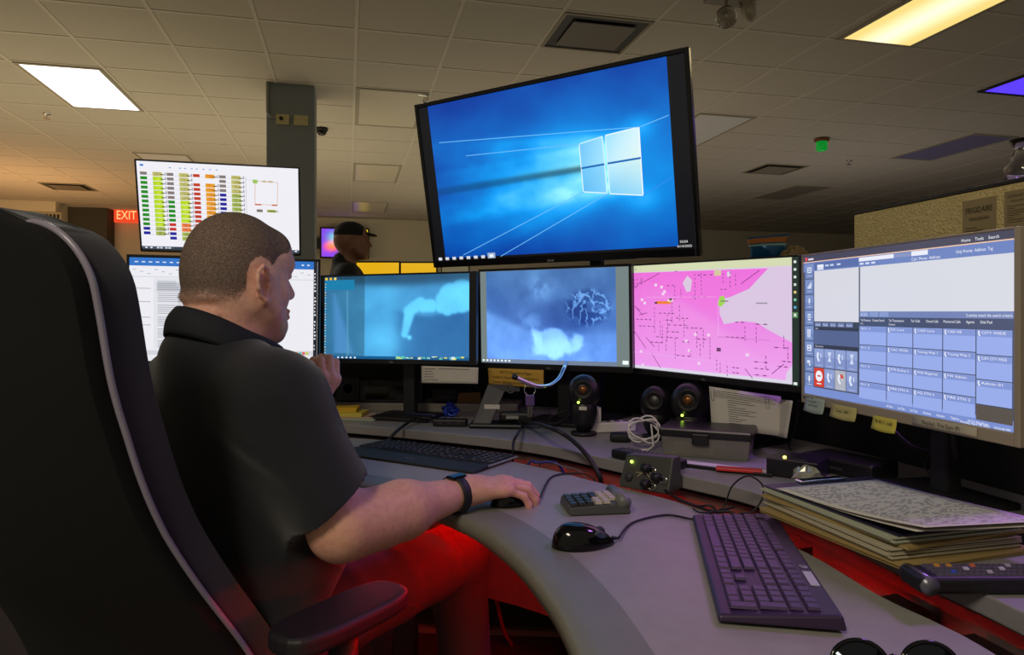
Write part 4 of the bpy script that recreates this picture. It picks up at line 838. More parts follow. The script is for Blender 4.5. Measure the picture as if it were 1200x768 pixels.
# ---- remotes
def remote(label, a, c, wd, th, rows, cols, z, name='remote_control', colours=None, grey_end=False):
    d = c-a; d.z = 0; L = d.length; rz_ = math.atan2(d.y, d.x); m0 = (a+c)/2
    e = thing(name, label, 'remote control', (m0.x, m0.y, z+.001), rz_)
    obj('case', MB().box(-L/2, L/2, -wd/2, wd/2, 0, th), m_blk, e, bevel=.006, seg=3)
    if grey_end: b = MB(); b.smooth = True; b.M = Matrix.Translation((-L/2+.012, 0, th*.5)) @ Matrix.Rotation(rad(90), 4, 'X'); b.lathe([(th*.53, -wd/2-.001), (th*.53, wd/2+.001)], 20); obj('end_cap', b, mat('remote_end_grey', '6a6a74', .3, .5), e)
    for i in range(cols):
        for j in range(rows):
            x = -L/2+.03+(L-.05)*i/(cols-1); y = -wd/2+.009+(wd-.018)*j/(rows-1); m = mat('remote_button', '4a4652', .45)
            if colours and (i, j) in colours: m = mat('remote_button_'+colours[(i, j)], colours[(i, j)], .4)
            o = bpy.data.objects.new('button', key_mesh(.0085, .006, .003, m)); COL.objects.link(o); o.parent = e; o.location = (x, y, th)
    return e
remote('long black remote control with violet sheen lying diagonally on the rear shelf', PD(722, 531, ZR+.01), PD(800, 546, ZR+.01), .045, .022, 3, 13, ZR)
remote('large black remote with grey rounded end and coloured buttons at the right edge', PD(1066, 672, ZR+.02), PD(1230, 672, ZR+.02), .052, .022, 4, 18, ZR,
       colours={(3, 1): '3050b0', (4, 3): 'b08030', (6, 2): 'b8b4c0', (8, 3): 'c06030', (9, 1): 'a8a4b0', (12, 2): 'b8b4c0', (14, 3): '9a98a4', (2, 3): 'b8862c'}, grey_end=True)
# ---- clear box with black lid
p = PD(838, 538, ZR); e = thing('storage_container', 'clear plastic container with a black latched lid below the map monitor', 'container', (p.x+.0, p.y+.06, ZR+.001), rad(-24))
b = MB(); W_, D_, H_ = .205, .12, .05
def shell(b, x0, x1, y0, y1, z0, z1, t, flare=.006):
    o = [(x0, y0, z0), (x1, y0, z0), (x1, y1, z0), (x0, y1, z0), (x0-flare, y0-flare, z1), (x1+flare, y0-flare, z1), (x1+flare, y1+flare, z1), (x0-flare, y1+flare, z1)]
    i_ = [(x0+t, y0+t, z0+t), (x1-t, y0+t, z0+t), (x1-t, y1-t, z0+t), (x0+t, y1-t, z0+t), (x0-flare+t, y0-flare+t, z1), (x1+flare-t, y0-flare+t, z1), (x1+flare-t, y1+flare-t, z1), (x0-flare+t, y1+flare-t, z1)]
    b.add(o+i_, [(3, 2, 1, 0), (0, 1, 5, 4), (1, 2, 6, 5), (2, 3, 7, 6), (3, 0, 4, 7), (8, 9, 10, 11), (8, 12, 13, 9), (9, 13, 14, 10), (10, 14, 15, 11), (11, 15, 12, 8), (4, 5, 13, 12), (5, 6, 14, 13), (6, 7, 15, 14), (7, 4, 12, 15)])
shell(b, -W_/2, W_/2, -D_/2, D_/2, 0, H_, .002); obj('tub', b, mat('milky_plastic', 'c8c4bc', .25, trans=.75, ior=1.3), e)
obj('contents', MB().box(-.08, .02, -.045, .045, .004, .034), mat('contents_cream', 'a8a090', .8), e, bevel=.006)
obj('lid', MB().box(-W_/2-.012, W_/2+.012, -D_/2-.012, D_/2+.012, H_, H_+.022), mat('lid_black', '1d1b20', .35), e, bevel=.005)
for x in (-.0,): obj('latch', MB().box(x-.03, x+.012, -D_/2-.018, -D_/2-.011, H_-.016, H_+.012), m_blk, e, bevel=.003)
# ---- papers clipped under the map monitor
def sheet(label, corners, lines, name='paper_sheet', col='c9c5bd', group=None, marks=(), thick=.0006, cat='paper', bow=.0):
    A, B, C_, D_ = [Vector(c) for c in corners]; n = (B-A).cross(D_-A).normalized(); o0 = (A+B+C_+D_)/4
    b = MB(); b.smooth = True
    def fn(u, v): p = (A*(1-u)+B*u)*(1-v)+(D_*(1-u)+C_*u)*v; return tuple(p-o0+n*(bow*math.sin(math.pi*u)+bow*.6*math.sin(2*v+1)))
    b.grid(fn, 9, 7); o = obj(name, b, mat('paper_'+col, col, .85)); o.location = o0; s = o.modifiers.new('s', 'SOLIDIFY'); s.thickness = thick; s.offset = 0
    tag(o, label, cat, group)
    if lines or marks:
        q = MB(); sgn = 1 if n.dot(Vector((0, 0, CZ))-o0) > 0 else -1
        def pt(u, v): return Vector(fn(u, v))+n*sgn*(thick/2+.0004)
        for (u0, u1, v, h) in list(lines)+list(marks): q.add([pt(u0, v), pt(u1, v), pt(u1, v+h), pt(u0, v+h)], [(0, 1, 2, 3)])
        obj('printed_text', q, mat('ink_dark', '26262a', .8), o)
    return o
r4 = random.Random(5)
d0 = 1.80
sheet('rear printed sheet behind the paper hanging under the map monitor', [at(900, 466, 1.90), at(929, 470, 1.72), at(922, 514, 1.74), at(890, 508, 1.92)], [], group='papers hanging under the map monitor')
sheet('printed paper sheet hanging under the right end of the map monitor', [at(831, 453, 1.88), at(915, 465, 1.80), at(922, 512, 1.78), at(834, 502, 1.86)], [(.06, .55+.4*r4.random(), .08+.045*i, .012) for i in range(4)]+[(.25, .35+.3*r4.random(), .27+.055*i, .012) for i in range(11)], group='papers hanging under the map monitor', marks=[(.02, .025, .02, .30), (.06, .065, .02, .30), (.02, .065, .32, .01), (.78, .785, .04, .30), (.82, .825, .05, .30), (.78, .825, .34, .01)])
sheet('white typed paper hanging below the blue hook picture monitor', [at(494, 429, 2.26), at(560.5, 431, 2.20), at(560, 450, 2.20), at(494, 449, 2.26)], [(.06, .2+.1*r4.random(), .14+.16*i, .03) for i in range(5)]+[(.3, .85, .12, .03)])
s = sheet('yellow typed sign under the left corner of the centre monitor', [at(572, 431.5, 2.27), at(637, 434, 2.19), at(637, 455, 2.19), at(573, 451, 2.27)], [], name='paper_sign', col='c49a40', cat='sign')
A, B = at(572, 431.5, 2.27), at(637, 434, 2.19); ez = math.atan2((B-A).y, (B-A).x)
cv = Canvas(.18, .055, -.0012)
for t, v, wd in (('MCTV Operations Pages', .30, .62), ('Incident IC Dispatch Department Alphabetical', .60, .9), ('Numeric Highlighted Department Channel Pages', .88, .9)): cv.text(t, .5, v, .17, '3a2a10', width=wd, center=True)
o = obj('writing', cv, mat('ink_brown', '3a2a10', .8), s); o.rotation_euler = (0, rad(1.2), ez)
# ---- power strip with adapter, black box, white cable
p = PD(714, 508, ZR); e = thing('power_strip', 'white power strip on the rear shelf under the centre monitor', 'power strip', (p.x, p.y+.03, ZR+.001), rad(14))
obj('case', MB().box(-.085, .085, -.022, .022, 0, .030), m_white, e, bevel=.004)
for x in (-.0, .03, .06): obj('socket', MB().box(x-.008, x+.008, -.008, .008, .0302, .0312), mat('socket_dark', '40403e', .5), e)
p = PD(695, 500, ZR+.03); e2 = thing('power_adapter', 'white cube power adapter plugged into the white power strip', 'adapter', (e.location.x-.05, e.location.y-.014, ZR+.0312), rad(14))
obj('body', MB().box(-.022, .022, -.02, .02, 0, .048), m_white, e2, bevel=.003); obj('seam', MB().box(.006, .0075, -.0206, .0206, .001, .047), mat('seam_lilac', 'a89cb0', .5), e2)
p = PD(727, 518, ZR); e = thing('charger_case', 'small rounded black charger case in front of the white power strip', 'charger', (p.x, p.y, ZR+.001), rad(-8)); obj('body', MB().box(-.03, .03, -.018, .018, 0, .024), m_blk, e, bevel=.008, seg=4); obj('lid_line', MB().box(-.0302, .0302, -.0182, .0182, .014, .015), m_dg, e)
c = PD(757, 528, ZR); b = MB(); b.smooth = True; pts = []
for i in range(60): a = i*.33; r_ = .034+.010*math.sin(i*.71); pts.append((c.x+r_*math.cos(a), c.y+.03+.010*math.sin(i*.21)+.012*math.sin(a), ZR+.050+r_*math.sin(a)*.98))
pts += [(c.x+.02, c.y-.0, ZR+.012), (c.x+.0, c.y-.02, ZR+.004)]
b.tube(pts, .0024, 8); o = tag(obj('coiled_cable', b, m_white), 'white coiled charging cable leaning on the rear shelf beside the black lid container', 'cable')
q = MB(); q.cyl(pts[-1], (pts[-1][0]-.02, pts[-1][1]-.012, ZR+.005), .0045); obj('plug', q, m_white, o)
# ---- loudspeakers
m_cop = mat('copper_dome', '8a5a34', .3, .7)
def speaker(label, px, py, d, s, yaw, led=True, cone=True):
    p = at(px, py+5, d); e = thing('loudspeaker', label, 'speaker', (p.x, p.y, ZR+.001), rad(yaw), 'black loudspeakers under the monitors')
    h = p.z-ZR-.001
    b = MB(); b.smooth = True; b.lathe([(.04*s, 0), (.042*s, .008)], 24); obj('foot', b, m_blk, e)
    b = MB(); b.smooth = True; b.sphere((0, .01, h), (.052*s, .045*s, .056*s), 26, 16); b.sphere((0, .012, h*.52), (.043*s, .040*s, h*.5), 22, 12); obj('casing', b, mat('speaker_shell', '1a191c', .35), e)
    b = MB(); b.smooth = True; b.M = Matrix.Translation((0, -.032*s, h+.012*s)) @ Matrix.Rotation(rad(90), 4, 'X'); b.lathe([(.030*s, -.006), (.031*s, .004), (.027*s, .006), (.012*s, -.006)], 26, False); obj('rim', b, m_blk, e)
    if cone: b = MB(); b.smooth = True; b.sphere((0, -.034*s, h+.012*s), (.013*s, .008*s, .013*s), 16, 10); obj('dome', b, m_cop, e)
    if led:
        b = MB(); b.smooth = True; b.sphere((-.014*s, -.036*s, h-.028*s), .0036, 12, 8); obj('lamp', b, mat('green_led', '60a020', .4, emit='c8ff50', estr=5), e)
        obj('tag', MB().box(-.012*s, .012*s, -.036*s, -.034*s, h-.052*s, h-.041*s), m_paper, e)
    return e
speaker('black loudspeaker with green lamp and copper dome under the centre monitor', 684, 455, 2.08, .95, -10)
speaker('black loudspeaker with green lamp beside the hanging printed papers', 808, 468, 1.94, 1.05, -22)
speaker('plain dark oval loudspeaker left of the papers, without a lamp', 768, 468, 2.02, .92, -20, led=False, cone=False)
# ---- tablet, board and red notebook on the right shelf
p = PD(845, 549, ZR); e = thing('writing_board', 'thin white board with a black edge strip in front of the clear container', 'board', (p.x-.005, p.y-.01, ZR+.001), rad(-33)); obj('board', MB().box(-.12, .12, -.018, .030, 0, .004), m_white, e, bevel=.001); obj('edge_strip', MB().box(-.122, .122, -.026, -.018, 0, .007), m_blk, e, bevel=.001)
p = PD(866, 552, ZR+.006); e = thing('red_notebook', 'red translucent notebook on the white board', 'notebook', (p.x, p.y+.0, ZR+.0055), rad(-20)); obj('cover', MB().box(-.05, .05, -.013, .016, 0, .006), mat('red_cover', 'd03030', .35), e, bevel=.001); obj('pages', MB().box(-.048, .048, -.012, .017, .0015, .0045), mat('pages_pink', 'd8b0b0', .8), e)
# ---- little black box with lamp, foil and wads behind the papers
p = PD(930, 563, ZR); e = thing('radio_box', 'small black box with an amber lamp behind the paper pile', 'radio box', (p.x+.03, p.y+.05, ZR+.001), rad(-38)); obj('case', MB().box(-.055, .055, -.05, .05, 0, .04), mat('box_violet_black', '1d1a22', .35), e, bevel=.003)
b = MB(); b.smooth = True; b.sphere((-.02, -.03, .041), .004, 12, 8); obj('lamp', b, mat('amber_led', 'a08020', .4, emit='ffe060', estr=5), e); obj('plate', MB().box(.0, .03, -.04, -.03, .04, .041), m_dg, e)
e.location.z = ZR+.001
p = PD(975, 560, ZR); e = thing('docking_station', 'flat black docking box under the silver monitor', 'docking station', (p.x+.06, p.y+.05, ZR+.001), rad(-60)); obj('case', MB().box(-.09, .09, -.05, .05, 0, .036), m_blk, e, bevel=.006); obj('slot', MB().box(-.05, .02, -.0508, -.05, .012, .018), m_dg, e)
p = PD(952, 562, ZR+.02); b = MB(); rr2 = random.Random(4)
b.sphere((0, 0, .022), (.030, .024, .020), 14, 9); b.v = [(x*(1+.35*(rr2.random()-.5)), y*(1+.35*(rr2.random()-.5)), max(.001, z*(1+.4*(rr2.random()-.5)))) for x, y, z in b.v]
o = tag(obj('crumpled_wrapper', b, mat('foil_wrapper', 'a8a89c', .25, .5)), 'crumpled silvery wrapper between the black box and the paper pile', 'wrapper'); o.location = (p.x-.01, p.y, ZR+.001)
# ---- paper pile
A = PD(893, 568, ZR+.05); B = PD(1060, 630, ZR+.05); C_ = PD(1212, 602, ZR+.045)
ex = (B-A); ex.z = 0; Lx = ex.length; ex.normalize(); rzp = math.atan2(ex.y, ex.x); ey = Vector((-ex.y, ex.x, 0))
def pile(name, label, cat, x0, x1, y0, y1, z0, z1, colr, rot=0, n=1, group='papers and folders in the right pile', bow=0, rough=.85):
    c = A+ex*((x0+x1)/2)+ey*((y0+y1)/2); e = thing(name, label, cat, (c.x, c.y, z0), rzp+rad(rot), group); w_, h_ = (x1-x0)/2, (y1-y0)/2
    b = MB()
    for i in range(n):
        t = (z1-z0)/n; j = .004*math.sin(i*2.3); k_ = .003*math.cos(i*1.7) if n > 1 else 0
        b.box(-w_+j, w_+j, -h_+k_, h_+k_, i*t, (i+1)*t-(.0003 if n > 1 else 0))
    return e, b, w_, h_, z1-z0
z = ZR+.001
e, b, w_, h_, t = pile('manila_folder', 'bottom manila folder of the paper pile', 'folder', -.0, .31, -.005, .24, z, z+.010, 'b09a60', 2, 2); obj('cover', b, mat('manila_board', 'a58e58', .8), e)
e, b, w_, h_, t = pile('paper_stack', 'thick block of cream paper low in the pile', 'paper', .008, .30, .0, .235, z+.0104, z+.028, 'b8b090', -2, 7); obj('pages', b, mat('paper_cream', 'b8b096', .85), e)
e, b, w_, h_, t = pile('manila_folder', 'thin tan folder in the middle of the paper pile', 'folder', .0, .305, .002, .24, z+.0284, z+.033, 'a58e58', 3, 1); obj('cover', b, mat('manila_board', 'a58e58', .8), e)
e, b, w_, h_, t = pile('paper_stack', 'block of greenish white pages under the clipboard', 'paper', .0, .30, .0, .235, z+.0334, z+.044, 'b0b4a0', -1, 4); obj('pages', b, mat('paper_greenish', 'aeb29c', .85), e)
e, b, w_, h_, t = pile('clipboard', 'dark blue clipboard edge under the top printed pages', 'clipboard', -.005, .30, .005, .25, z+.0444, z+.047, '22203a', 0, 1); obj('board', b, mat('clipboard_blue', '24233c', .4), e, bevel=.001)
b = MB(); b.box(-w_-.003, -w_+.018, -.05, .05, .0026, .008); obj('clip', b, m_chrome, e, bevel=.002)
o0 = A+ex*.155+ey*.115
def top_sheet(label, dx, dy, rot, z0, lift, lines):
    b = MB(); b.smooth = True; W2, H2 = .150, .112
    def fn(u, v): x = -W2+.03+(2*W2+.01)*u; y = -H2+2*H2*v; return (x, y, lift*(.25*math.sin(x*14)+max(0, x/.12)**2*.7*(.4+.6*(1-v)))+.001)
    b.grid(fn, 20, 10); e = thing('printed_sheet', label, 'paper', (o0.x+dx, o0.y+dy, z0), rzp+rad(rot), 'printed sheets on top of the pile'); q = obj('page', b, m_paper, e); s = q.modifiers.new('s', 'SOLIDIFY'); s.thickness = .0005
    if lines:
        q = MB(); rr3 = random.Random(9)
        for i in range(36):
            u = .05+i*.026
            if i in (13, 14): continue
            v0 = .06; 
            while v0 < .9:
                l = .02+.05*rr3.random()
                P4 = [fn(u, v0), fn(u+.006, v0), fn(u+.006, min(.93, v0+l)), fn(u, min(.93, v0+l))]; q.add([(a, c, d+.0007) for a, c, d in P4], [(0, 1, 2, 3)]); v0 += l+.02+.10*(rr3.random() > .6)
        P4 = [fn(.385, .03), fn(.388, .03), fn(.388, .97), fn(.385, .97)]; q.add([(a, c, d+.0007) for a, c, d in P4], [(0, 1, 2, 3)])
        obj('printed_text', q, mat('ink_grey', '8c8c90', .8), e)
    return e
top_sheet('lower loose white sheet just under the top printed page', .004, .004, -3, z+.048, .008, False)
top_sheet('top printed page of the pile with rows of small text', 0, 0, 0, z+.052, .010, True)
# ---- dark gear right of the pile
p = PD(1150, 648, ZR); e = thing('pen_tray', 'black tray of small dark things beneath the curling printed page', 'tray', (p.x+.07, p.y+.04, ZR+.001), rad(10)); b = MB(); shell(b, -.09, .09, -.03, .03, 0, .03, .003, .002); obj('tray', b, m_blk, e)
for i in range(3): obj('clip', MB().cyl((-.06+.04*i, -.02, .014), (-.03+.04*i, .02, .02), .004), m_chrome if i == 1 else m_dg, e)
# ---- shelf things at left
p = at(410, 460, 2.66); e = thing('desk_speaker', 'small square black speaker on the back ledge beside the operator\'s raised hand', 'speaker', (p.x, 2.67, ZR+.031), 0); obj('cabinet', MB().box(-.045, .045, -.04, .04, 0, .095), m_blk, e, bevel=.005)
b = MB(); b.smooth = True; b.M = Matrix.Translation((0, -.04, .05)) @ Matrix.Rotation(rad(90), 4, 'X'); b.lathe([(.026, 0), (.027, .003), (.022, .002), (.008, -.006)], 24); obj('cone', b, m_dg, e)
p = at(462, 460, 2.66); e = thing('stereo_receiver', 'wide black electronic unit on the back ledge under the blue hook monitor', 'receiver', (p.x, 2.66, ZR+.031), rad(-4)); obj('case', MB().box(-.12, .12, -.05, .05, 0, .085), m_blk, e, bevel=.004); obj('front_panel', MB().box(-.105, .105, -.053, -.05, .012, .06), m_gloss, e); [obj('knob', MB().cyl((x, -.053, .07), (x, -.062, .07), .006), m_dg, e) for x in (-.09, .09)]
p = at(522, 463, 2.60); e = thing('black_adapter_box', 'short black box with rounded front on the back ledge', 'box', (p.x, 2.62, ZR+.031), rad(-6)); obj('case', MB().box(-.05, .05, -.03, .04, 0, .05), m_blk, e, bevel=.012, seg=4); obj('slot', MB().box(-.03, .03, -.0308, -.03, .02, .026), m_dg, e)
p = at(548, 468, 2.60); e = thing('cardboard_box', 'small brown cardboard box at the right end of the back ledge', 'box', (p.x, 2.63, ZR+.031), rad(8)); obj('carton', MB().box(-.045, .045, -.03, .03, 0, .032), mat('cardboard', '8a6a3c', .9), e, bevel=.001); obj('tape', MB().box(-.0455, .0455, -.006, .006, .0, .0325), mat('tape_tan', '9a8050', .4), e)
p = PD(412, 492, ZR); zz = ZR+.001
for i, (nm, lb, ct_, w2, d2, h, colr, r_) in enumerate((('booklet', 'pale green booklet at the bottom of the small pile by the raised hand', 'booklet', .085, .06, .006, '9aa890', -8), ('booklet', 'pink edged leaflet in the small pile by the raised hand', 'booklet', .075, .055, .004, 'b89a8c', 4), ('note_pad', 'yellow note pad near the top of the small pile', 'note pad', .055, .045, .014, 'c8b850', -4), ('note_pad', 'small bright yellow note pad topmost of its pile', 'note pad', .04, .034, .016, 'd0a828', 3))):
    e = thing(nm, lb, ct_, (p.x+.01-.012*i, p.y+.03, zz), rad(r_), 'small pile by the raised hand'); b = MB(); n_ = max(1, int(h/.004)); [b.box(-w2+.001*k, w2+.001*k, -d2, d2, k*h/n_, (k+1)*h/n_-.0003) for k in range(n_)]; obj('pages', b, mat('pad_'+colr, colr, .8), e); zz += h+.0003
p = PD(482, 493, ZR); e = thing('blue_folder', 'pale blue papers lying flat on the rear shelf with pens on them', 'folder', (p.x, p.y+.03, ZR+.001), rad(-14)); obj('cover', MB().box(-.10, .10, -.055, .055, 0, .003), mat('blue_paper', '7480a0', .7), e); obj('page', MB().box(-.07, .085, -.045, .05, .003, .0045), mat('lilac_paper', '8a8aa0', .8), e)
for i, (c_, lb) in enumerate((('402050', 'purple pen lying on the pale blue papers'), ('202850', 'dark blue pen crossing the purple pen'))):
    e = thing('pen', lb, 'pen', (p.x+.005+.02*i, p.y+.02+.012*i, ZR+.0100+.006*i), rad(28-60*i), 'pens on the blue papers'); b = MB(); b.smooth = True; b.M = Matrix.Rotation(rad(90), 4, 'Y'); b.lathe([(.001, -.07), (.0042, -.058), (.0042, .06), (.003, .068)], 10); obj('barrel', b, mat('pen_'+c_, c_, .3), e); obj('clip', MB().box(.03, .065, -.001, .001, .004, .006), m_chrome, e)
p = PD(526, 491, ZR); b = MB(); rr5 = random.Random(8)
for k in range(7): a = k*.9; b.smooth = True; b.torus((.012*math.cos(a), .010*math.sin(a), .022+.006*math.sin(k)), .018, .005, 18, 6, Euler((a, a*1.3, a*.7)).to_matrix())
o = tag(obj('ribbon_bow', b, mat('ribbon_blue', '2440b0', .35)), 'shiny blue ribbon bow on the rear shelf behind the black hub', 'bow'); o.location = (p.x+.0, p.y+.05, ZR+.002)
p = PD(527, 501, ZR); e = thing('usb_hub', 'flat black hub box at the front edge of the rear shelf', 'hub', (p.x, p.y+.025, ZR+.001), rad(-6)); obj('case', MB().box(-.055, .055, -.02, .02, 0, .022), m_blk, e, bevel=.004); [obj('port', MB().box(x-.006, x+.006, -.0205, -.02, .009, .014), m_dg, e) for x in (-.03, 0, .03)]
# ---- leaning phone cradle
p = PD(578, 502, ZR); e = thing('phone_cradle', 'dark grey leaning phone cradle with white tags below the yellow sign', 'phone cradle', (p.x, p.y+.03, ZR+.001), rad(-6))
obj('foot', MB().box(-.075, .10, -.05, .05, 0, .014), m_blk, e, bevel=.006)
b = MB(); b.M = Matrix.Translation((-.02, .0, .012)); b.add([(-.045, -.03, 0), (.015, -.03, 0), (.055, .01, .10), (.105, .01, .10), (.105, .012, .122), (.0, .012, .122), (-.045, -.018, 0), (.015, -.018, 0), (.055, .022, .10), (.105, .022, .10), (.105, .024, .122), (.0, .024, .122)],
    [(0, 1, 2, 5), (2, 3, 4, 5), (11, 8, 7, 6), (11, 10, 9, 8), (0, 6, 7, 1), (1, 7, 8, 2), (2, 8, 9, 3), (3, 9, 10, 4), (4, 10, 11, 5), (5, 11, 6, 0)]); obj('back_plate', b, m_dg, e, bevel=.002)
obj('tag', MB().box(-.028, .022, -.0145, -.0105, .058, .072), m_paper, e); obj('tag', MB().box(.045, .085, -.035, -.033, .03, .04), mat('tag_grey', '8a8a84', .7), e)
b = MB(); b.smooth = True; b.torus((.055, .008, .122), .014, .0018, 20, 6, Matrix.Rotation(rad(90), 3, 'X')); obj('lens_ring', b, mat('ring_grey', '55555a', .4), e)
obj('handset', MB().box(.02, .13, -.02, .012, .016, .05), m_blk, e, bevel=.01, seg=3)
# ---- gooseneck with keys
b = MB(); b.smooth = True; g = spline([at(661, 432, 2.12), at(655, 444, 2.08), at(644, 452, 2.03), at(630, 453, 1.98), at(616, 448, 1.95), at(605, 443, 1.93)], 8)
e = thing('gooseneck_mic', 'chrome gooseneck arm curving out below the centre monitor', 'gooseneck', (0, 0, 0)); e.location = tuple(g[0]); IM = Matrix.Translation(-g[0])  # gooseneck of a microphone
b.M = IM; b.tube([at(664, 425, 2.19)]+list(g), .0062, 12); obj('arm', b, m_chrome, e); b = MB(); b.smooth = True; b.M = IM; b.cyl(g[-1], at(601.5, 441, 1.925), .008); obj('tip', b, m_blk, e)
k0 = at(621, 450.5, 1.96); e = thing('key_ring', 'bunch of keys with a purple tag hanging from the chrome gooseneck', 'keys', tuple(k0))
b = MB(); b.smooth = True; b.torus((0, 0, -.016), .017, .0013, 24, 6, Euler((rad(90), 0, rad(20))).to_matrix()); obj('ring', b, m_chrome, e)
obj('purple_tag', MB().box(-.013, .013, -.004, .003, -.062, -.03), mat('tag_purple', '5a4478', .4), e, bevel=.004)
def key_(rz_, dx):
    b = MB(); b.smooth = False; b.M = Matrix.Translation((dx, .004, -.062)) @ Matrix.Rotation(rz_, 4, 'Z'); b.cyl((0, -.001, .02), (0, .001, .02), .010); b.box(-.0035, .0035, -.001, .001, -.032, .016); [b.box(.0035, .0055, -.001, .001, -.028+.007*i, -.025+.007*i) for i in range(4)]; obj('key', b, mat('steel_key', 'a8a49c', .3, 1), e)
key_(rad(15), -.004); key_(rad(-40), .004)
# ---- sunglasses at the bottom edge
p = PD(1032, 793, ZF); e = thing('sunglasses', 'dark sunglasses with reflecting lenses at the bottom edge of the desk', 'sunglasses', (p.x+.005, p.y-.02, ZF+.018), rad(-4))
for i, s_ in enumerate((-1, 1)):
    Mx = Matrix.Translation((s_*.036, 0, .004)) @ Matrix.Rotation(rad(68), 4, 'X')
    b = MB(); b.smooth = True; b.M = Mx @ Matrix.Scale(1.25, 4, (1, 0, 0)); b.lathe([(.0235, -.001), (.020, .002), (.012, .0045), (.001, .0055)], 30, False); o = obj('lens', b, mat('lens_mirror', '30363c' if i == 0 else '30363c', .05, .9), e)
    b = MB(); b.smooth = True; b.M = Mx; b.tube([(.0295*math.cos(a*math.pi/15), .0235*math.sin(a*math.pi/15), 0) for a in range(30)], .0022, 8, True); obj('rim', b, m_gloss, e)
    b = MB(); b.smooth = True; b.tube(spline([(s_*.066, -.005, .008), (s_*.068, -.05, .006), (s_*.066, -.10, -.004), (s_*.062, -.135, -.014)], 5), .0022, 8); obj('temple_arm', b, m_gloss, e)
b = MB(); b.smooth = True; b.tube(spline([(-.008, .002, .008), (0, .005, .012), (.008, .002, .008)], 4), .002, 8); obj('bridge', b, m_gloss, e)
# ---- things beyond the partition
m_cbt = mat('cabinet_dark', '3a3936', .6)
e = thing('storage_cabinet', 'dark cabinet behind the partition under the chip bag', 'cabinet', (1.35, 3.05, 0), rad(-10)); obj('carcass', MB().box(-.45, .45, -.2, .2, 0, 1.375), m_cbt, e, bevel=.004); [obj('door', MB().box(x-.21, x+.21, -.212, -.2, .05, 1.34), mat('cabinet_door', '44423e', .5), e, bevel=.003) for x in (-.22, .22)]
g = at(898, 298, 2.98); rr6 = random.Random(2); b = MB(); b.smooth = True
def bag(u, v):
    a = 2*math.pi*u; t = v; w_ = .085*(1-.15*math.sin(math.pi*t)); d_ = .035*math.sin(math.pi*min(1, max(0, t)))**.7; wob = 1+.06*math.sin(5*a+7*t)
    return (w_*math.cos(a)*wob, d_*math.sin(a)*wob+.0015*math.sin(a), .115*t+.012*math.cos(a)*(t-.5))
b.grid(bag, 28, 14, True); e = thing('chip_bag', 'blue and orange snack bag lying beyond the map monitor', 'snack bag', (g.x, g.y-.02, 1.378), rad(-12)); obj('pouch', b, mat('bag_blue', '1c5a8c', .25, .3), e)
b = MB(); b.smooth = True; b.grid(lambda u, v: tuple(Vector(bag(u, .72+.2*v))*1.0+Vector((0, -.001 if .5 < u else .001, 0))), 28, 4, True); b.v = [(x*1.03, y*1.05, z_) for x, y, z_ in b.v]; obj('orange_band', b, mat('bag_orange', 'a86a30', .3), e)
b = MB(); b.smooth = True; b.grid(lambda u, v: tuple(Vector(bag(u, .60+.08*v))), 28, 3, True); b.v = [(x*1.03, y*1.05, z_) for x, y, z_ in b.v]; obj('pale_band', b, mat('bag_pale', '80a8a8', .3), e)
g = at(932, 294, 2.9); b = MB(); b.sphere((0, 0, .028), (.055, .03, .028), 16, 10); b.v = [(x*(1+.5*(rr6.random()-.5)), y*(1+.5*(rr6.random()-.5)), max(.001, z_*(1+.6*(rr6.random()-.5)))) for x, y, z_ in b.v]
o = tag(obj('crumpled_bag', b, mat('bag_tan', '8a7650', .5)), 'small crumpled tan bag right of the blue snack bag', 'bag'); o.location = (g.x, g.y, 1.376)
# refrigerator with textured steel side
m = bpy.data.materials.new('textured_steel_warm_lit'); m.use_nodes = True; nt = m.node_tree; bb = nt.nodes['Principled BSDF']; bb.inputs['Base Color'].default_value = (*lin('fbe8a6'), 1); bb.inputs['Metallic'].default_value = .2; bb.inputs['Roughness'].default_value = .38  # yellow lamp light on the steel is put into its gold base colour
tc = nt.nodes.new('ShaderNodeTexCoord'); vo = nt.nodes.new('ShaderNodeTexVoronoi'); vo.inputs['Scale'].default_value = 150; nz = nt.nodes.new('ShaderNodeTexNoise'); nz.inputs['Scale'].default_value = 3
bp = nt.nodes.new('ShaderNodeBump'); bp.inputs['Strength'].default_value = .9; bp.inputs['Distance'].default_value = .004
nt.links.new(tc.outputs['Object'], vo.inputs['Vector']); nt.links.new(vo.outputs['Distance'], bp.inputs['Height']); nt.links.new(bp.outputs['Normal'], bb.inputs['Normal'])
fx, fy = 1.24, 2.5; e = thing('refrigerator', 'textured steel refrigerator standing behind the silver monitor', 'refrigerator', (fx, fy, 0), ROOM)
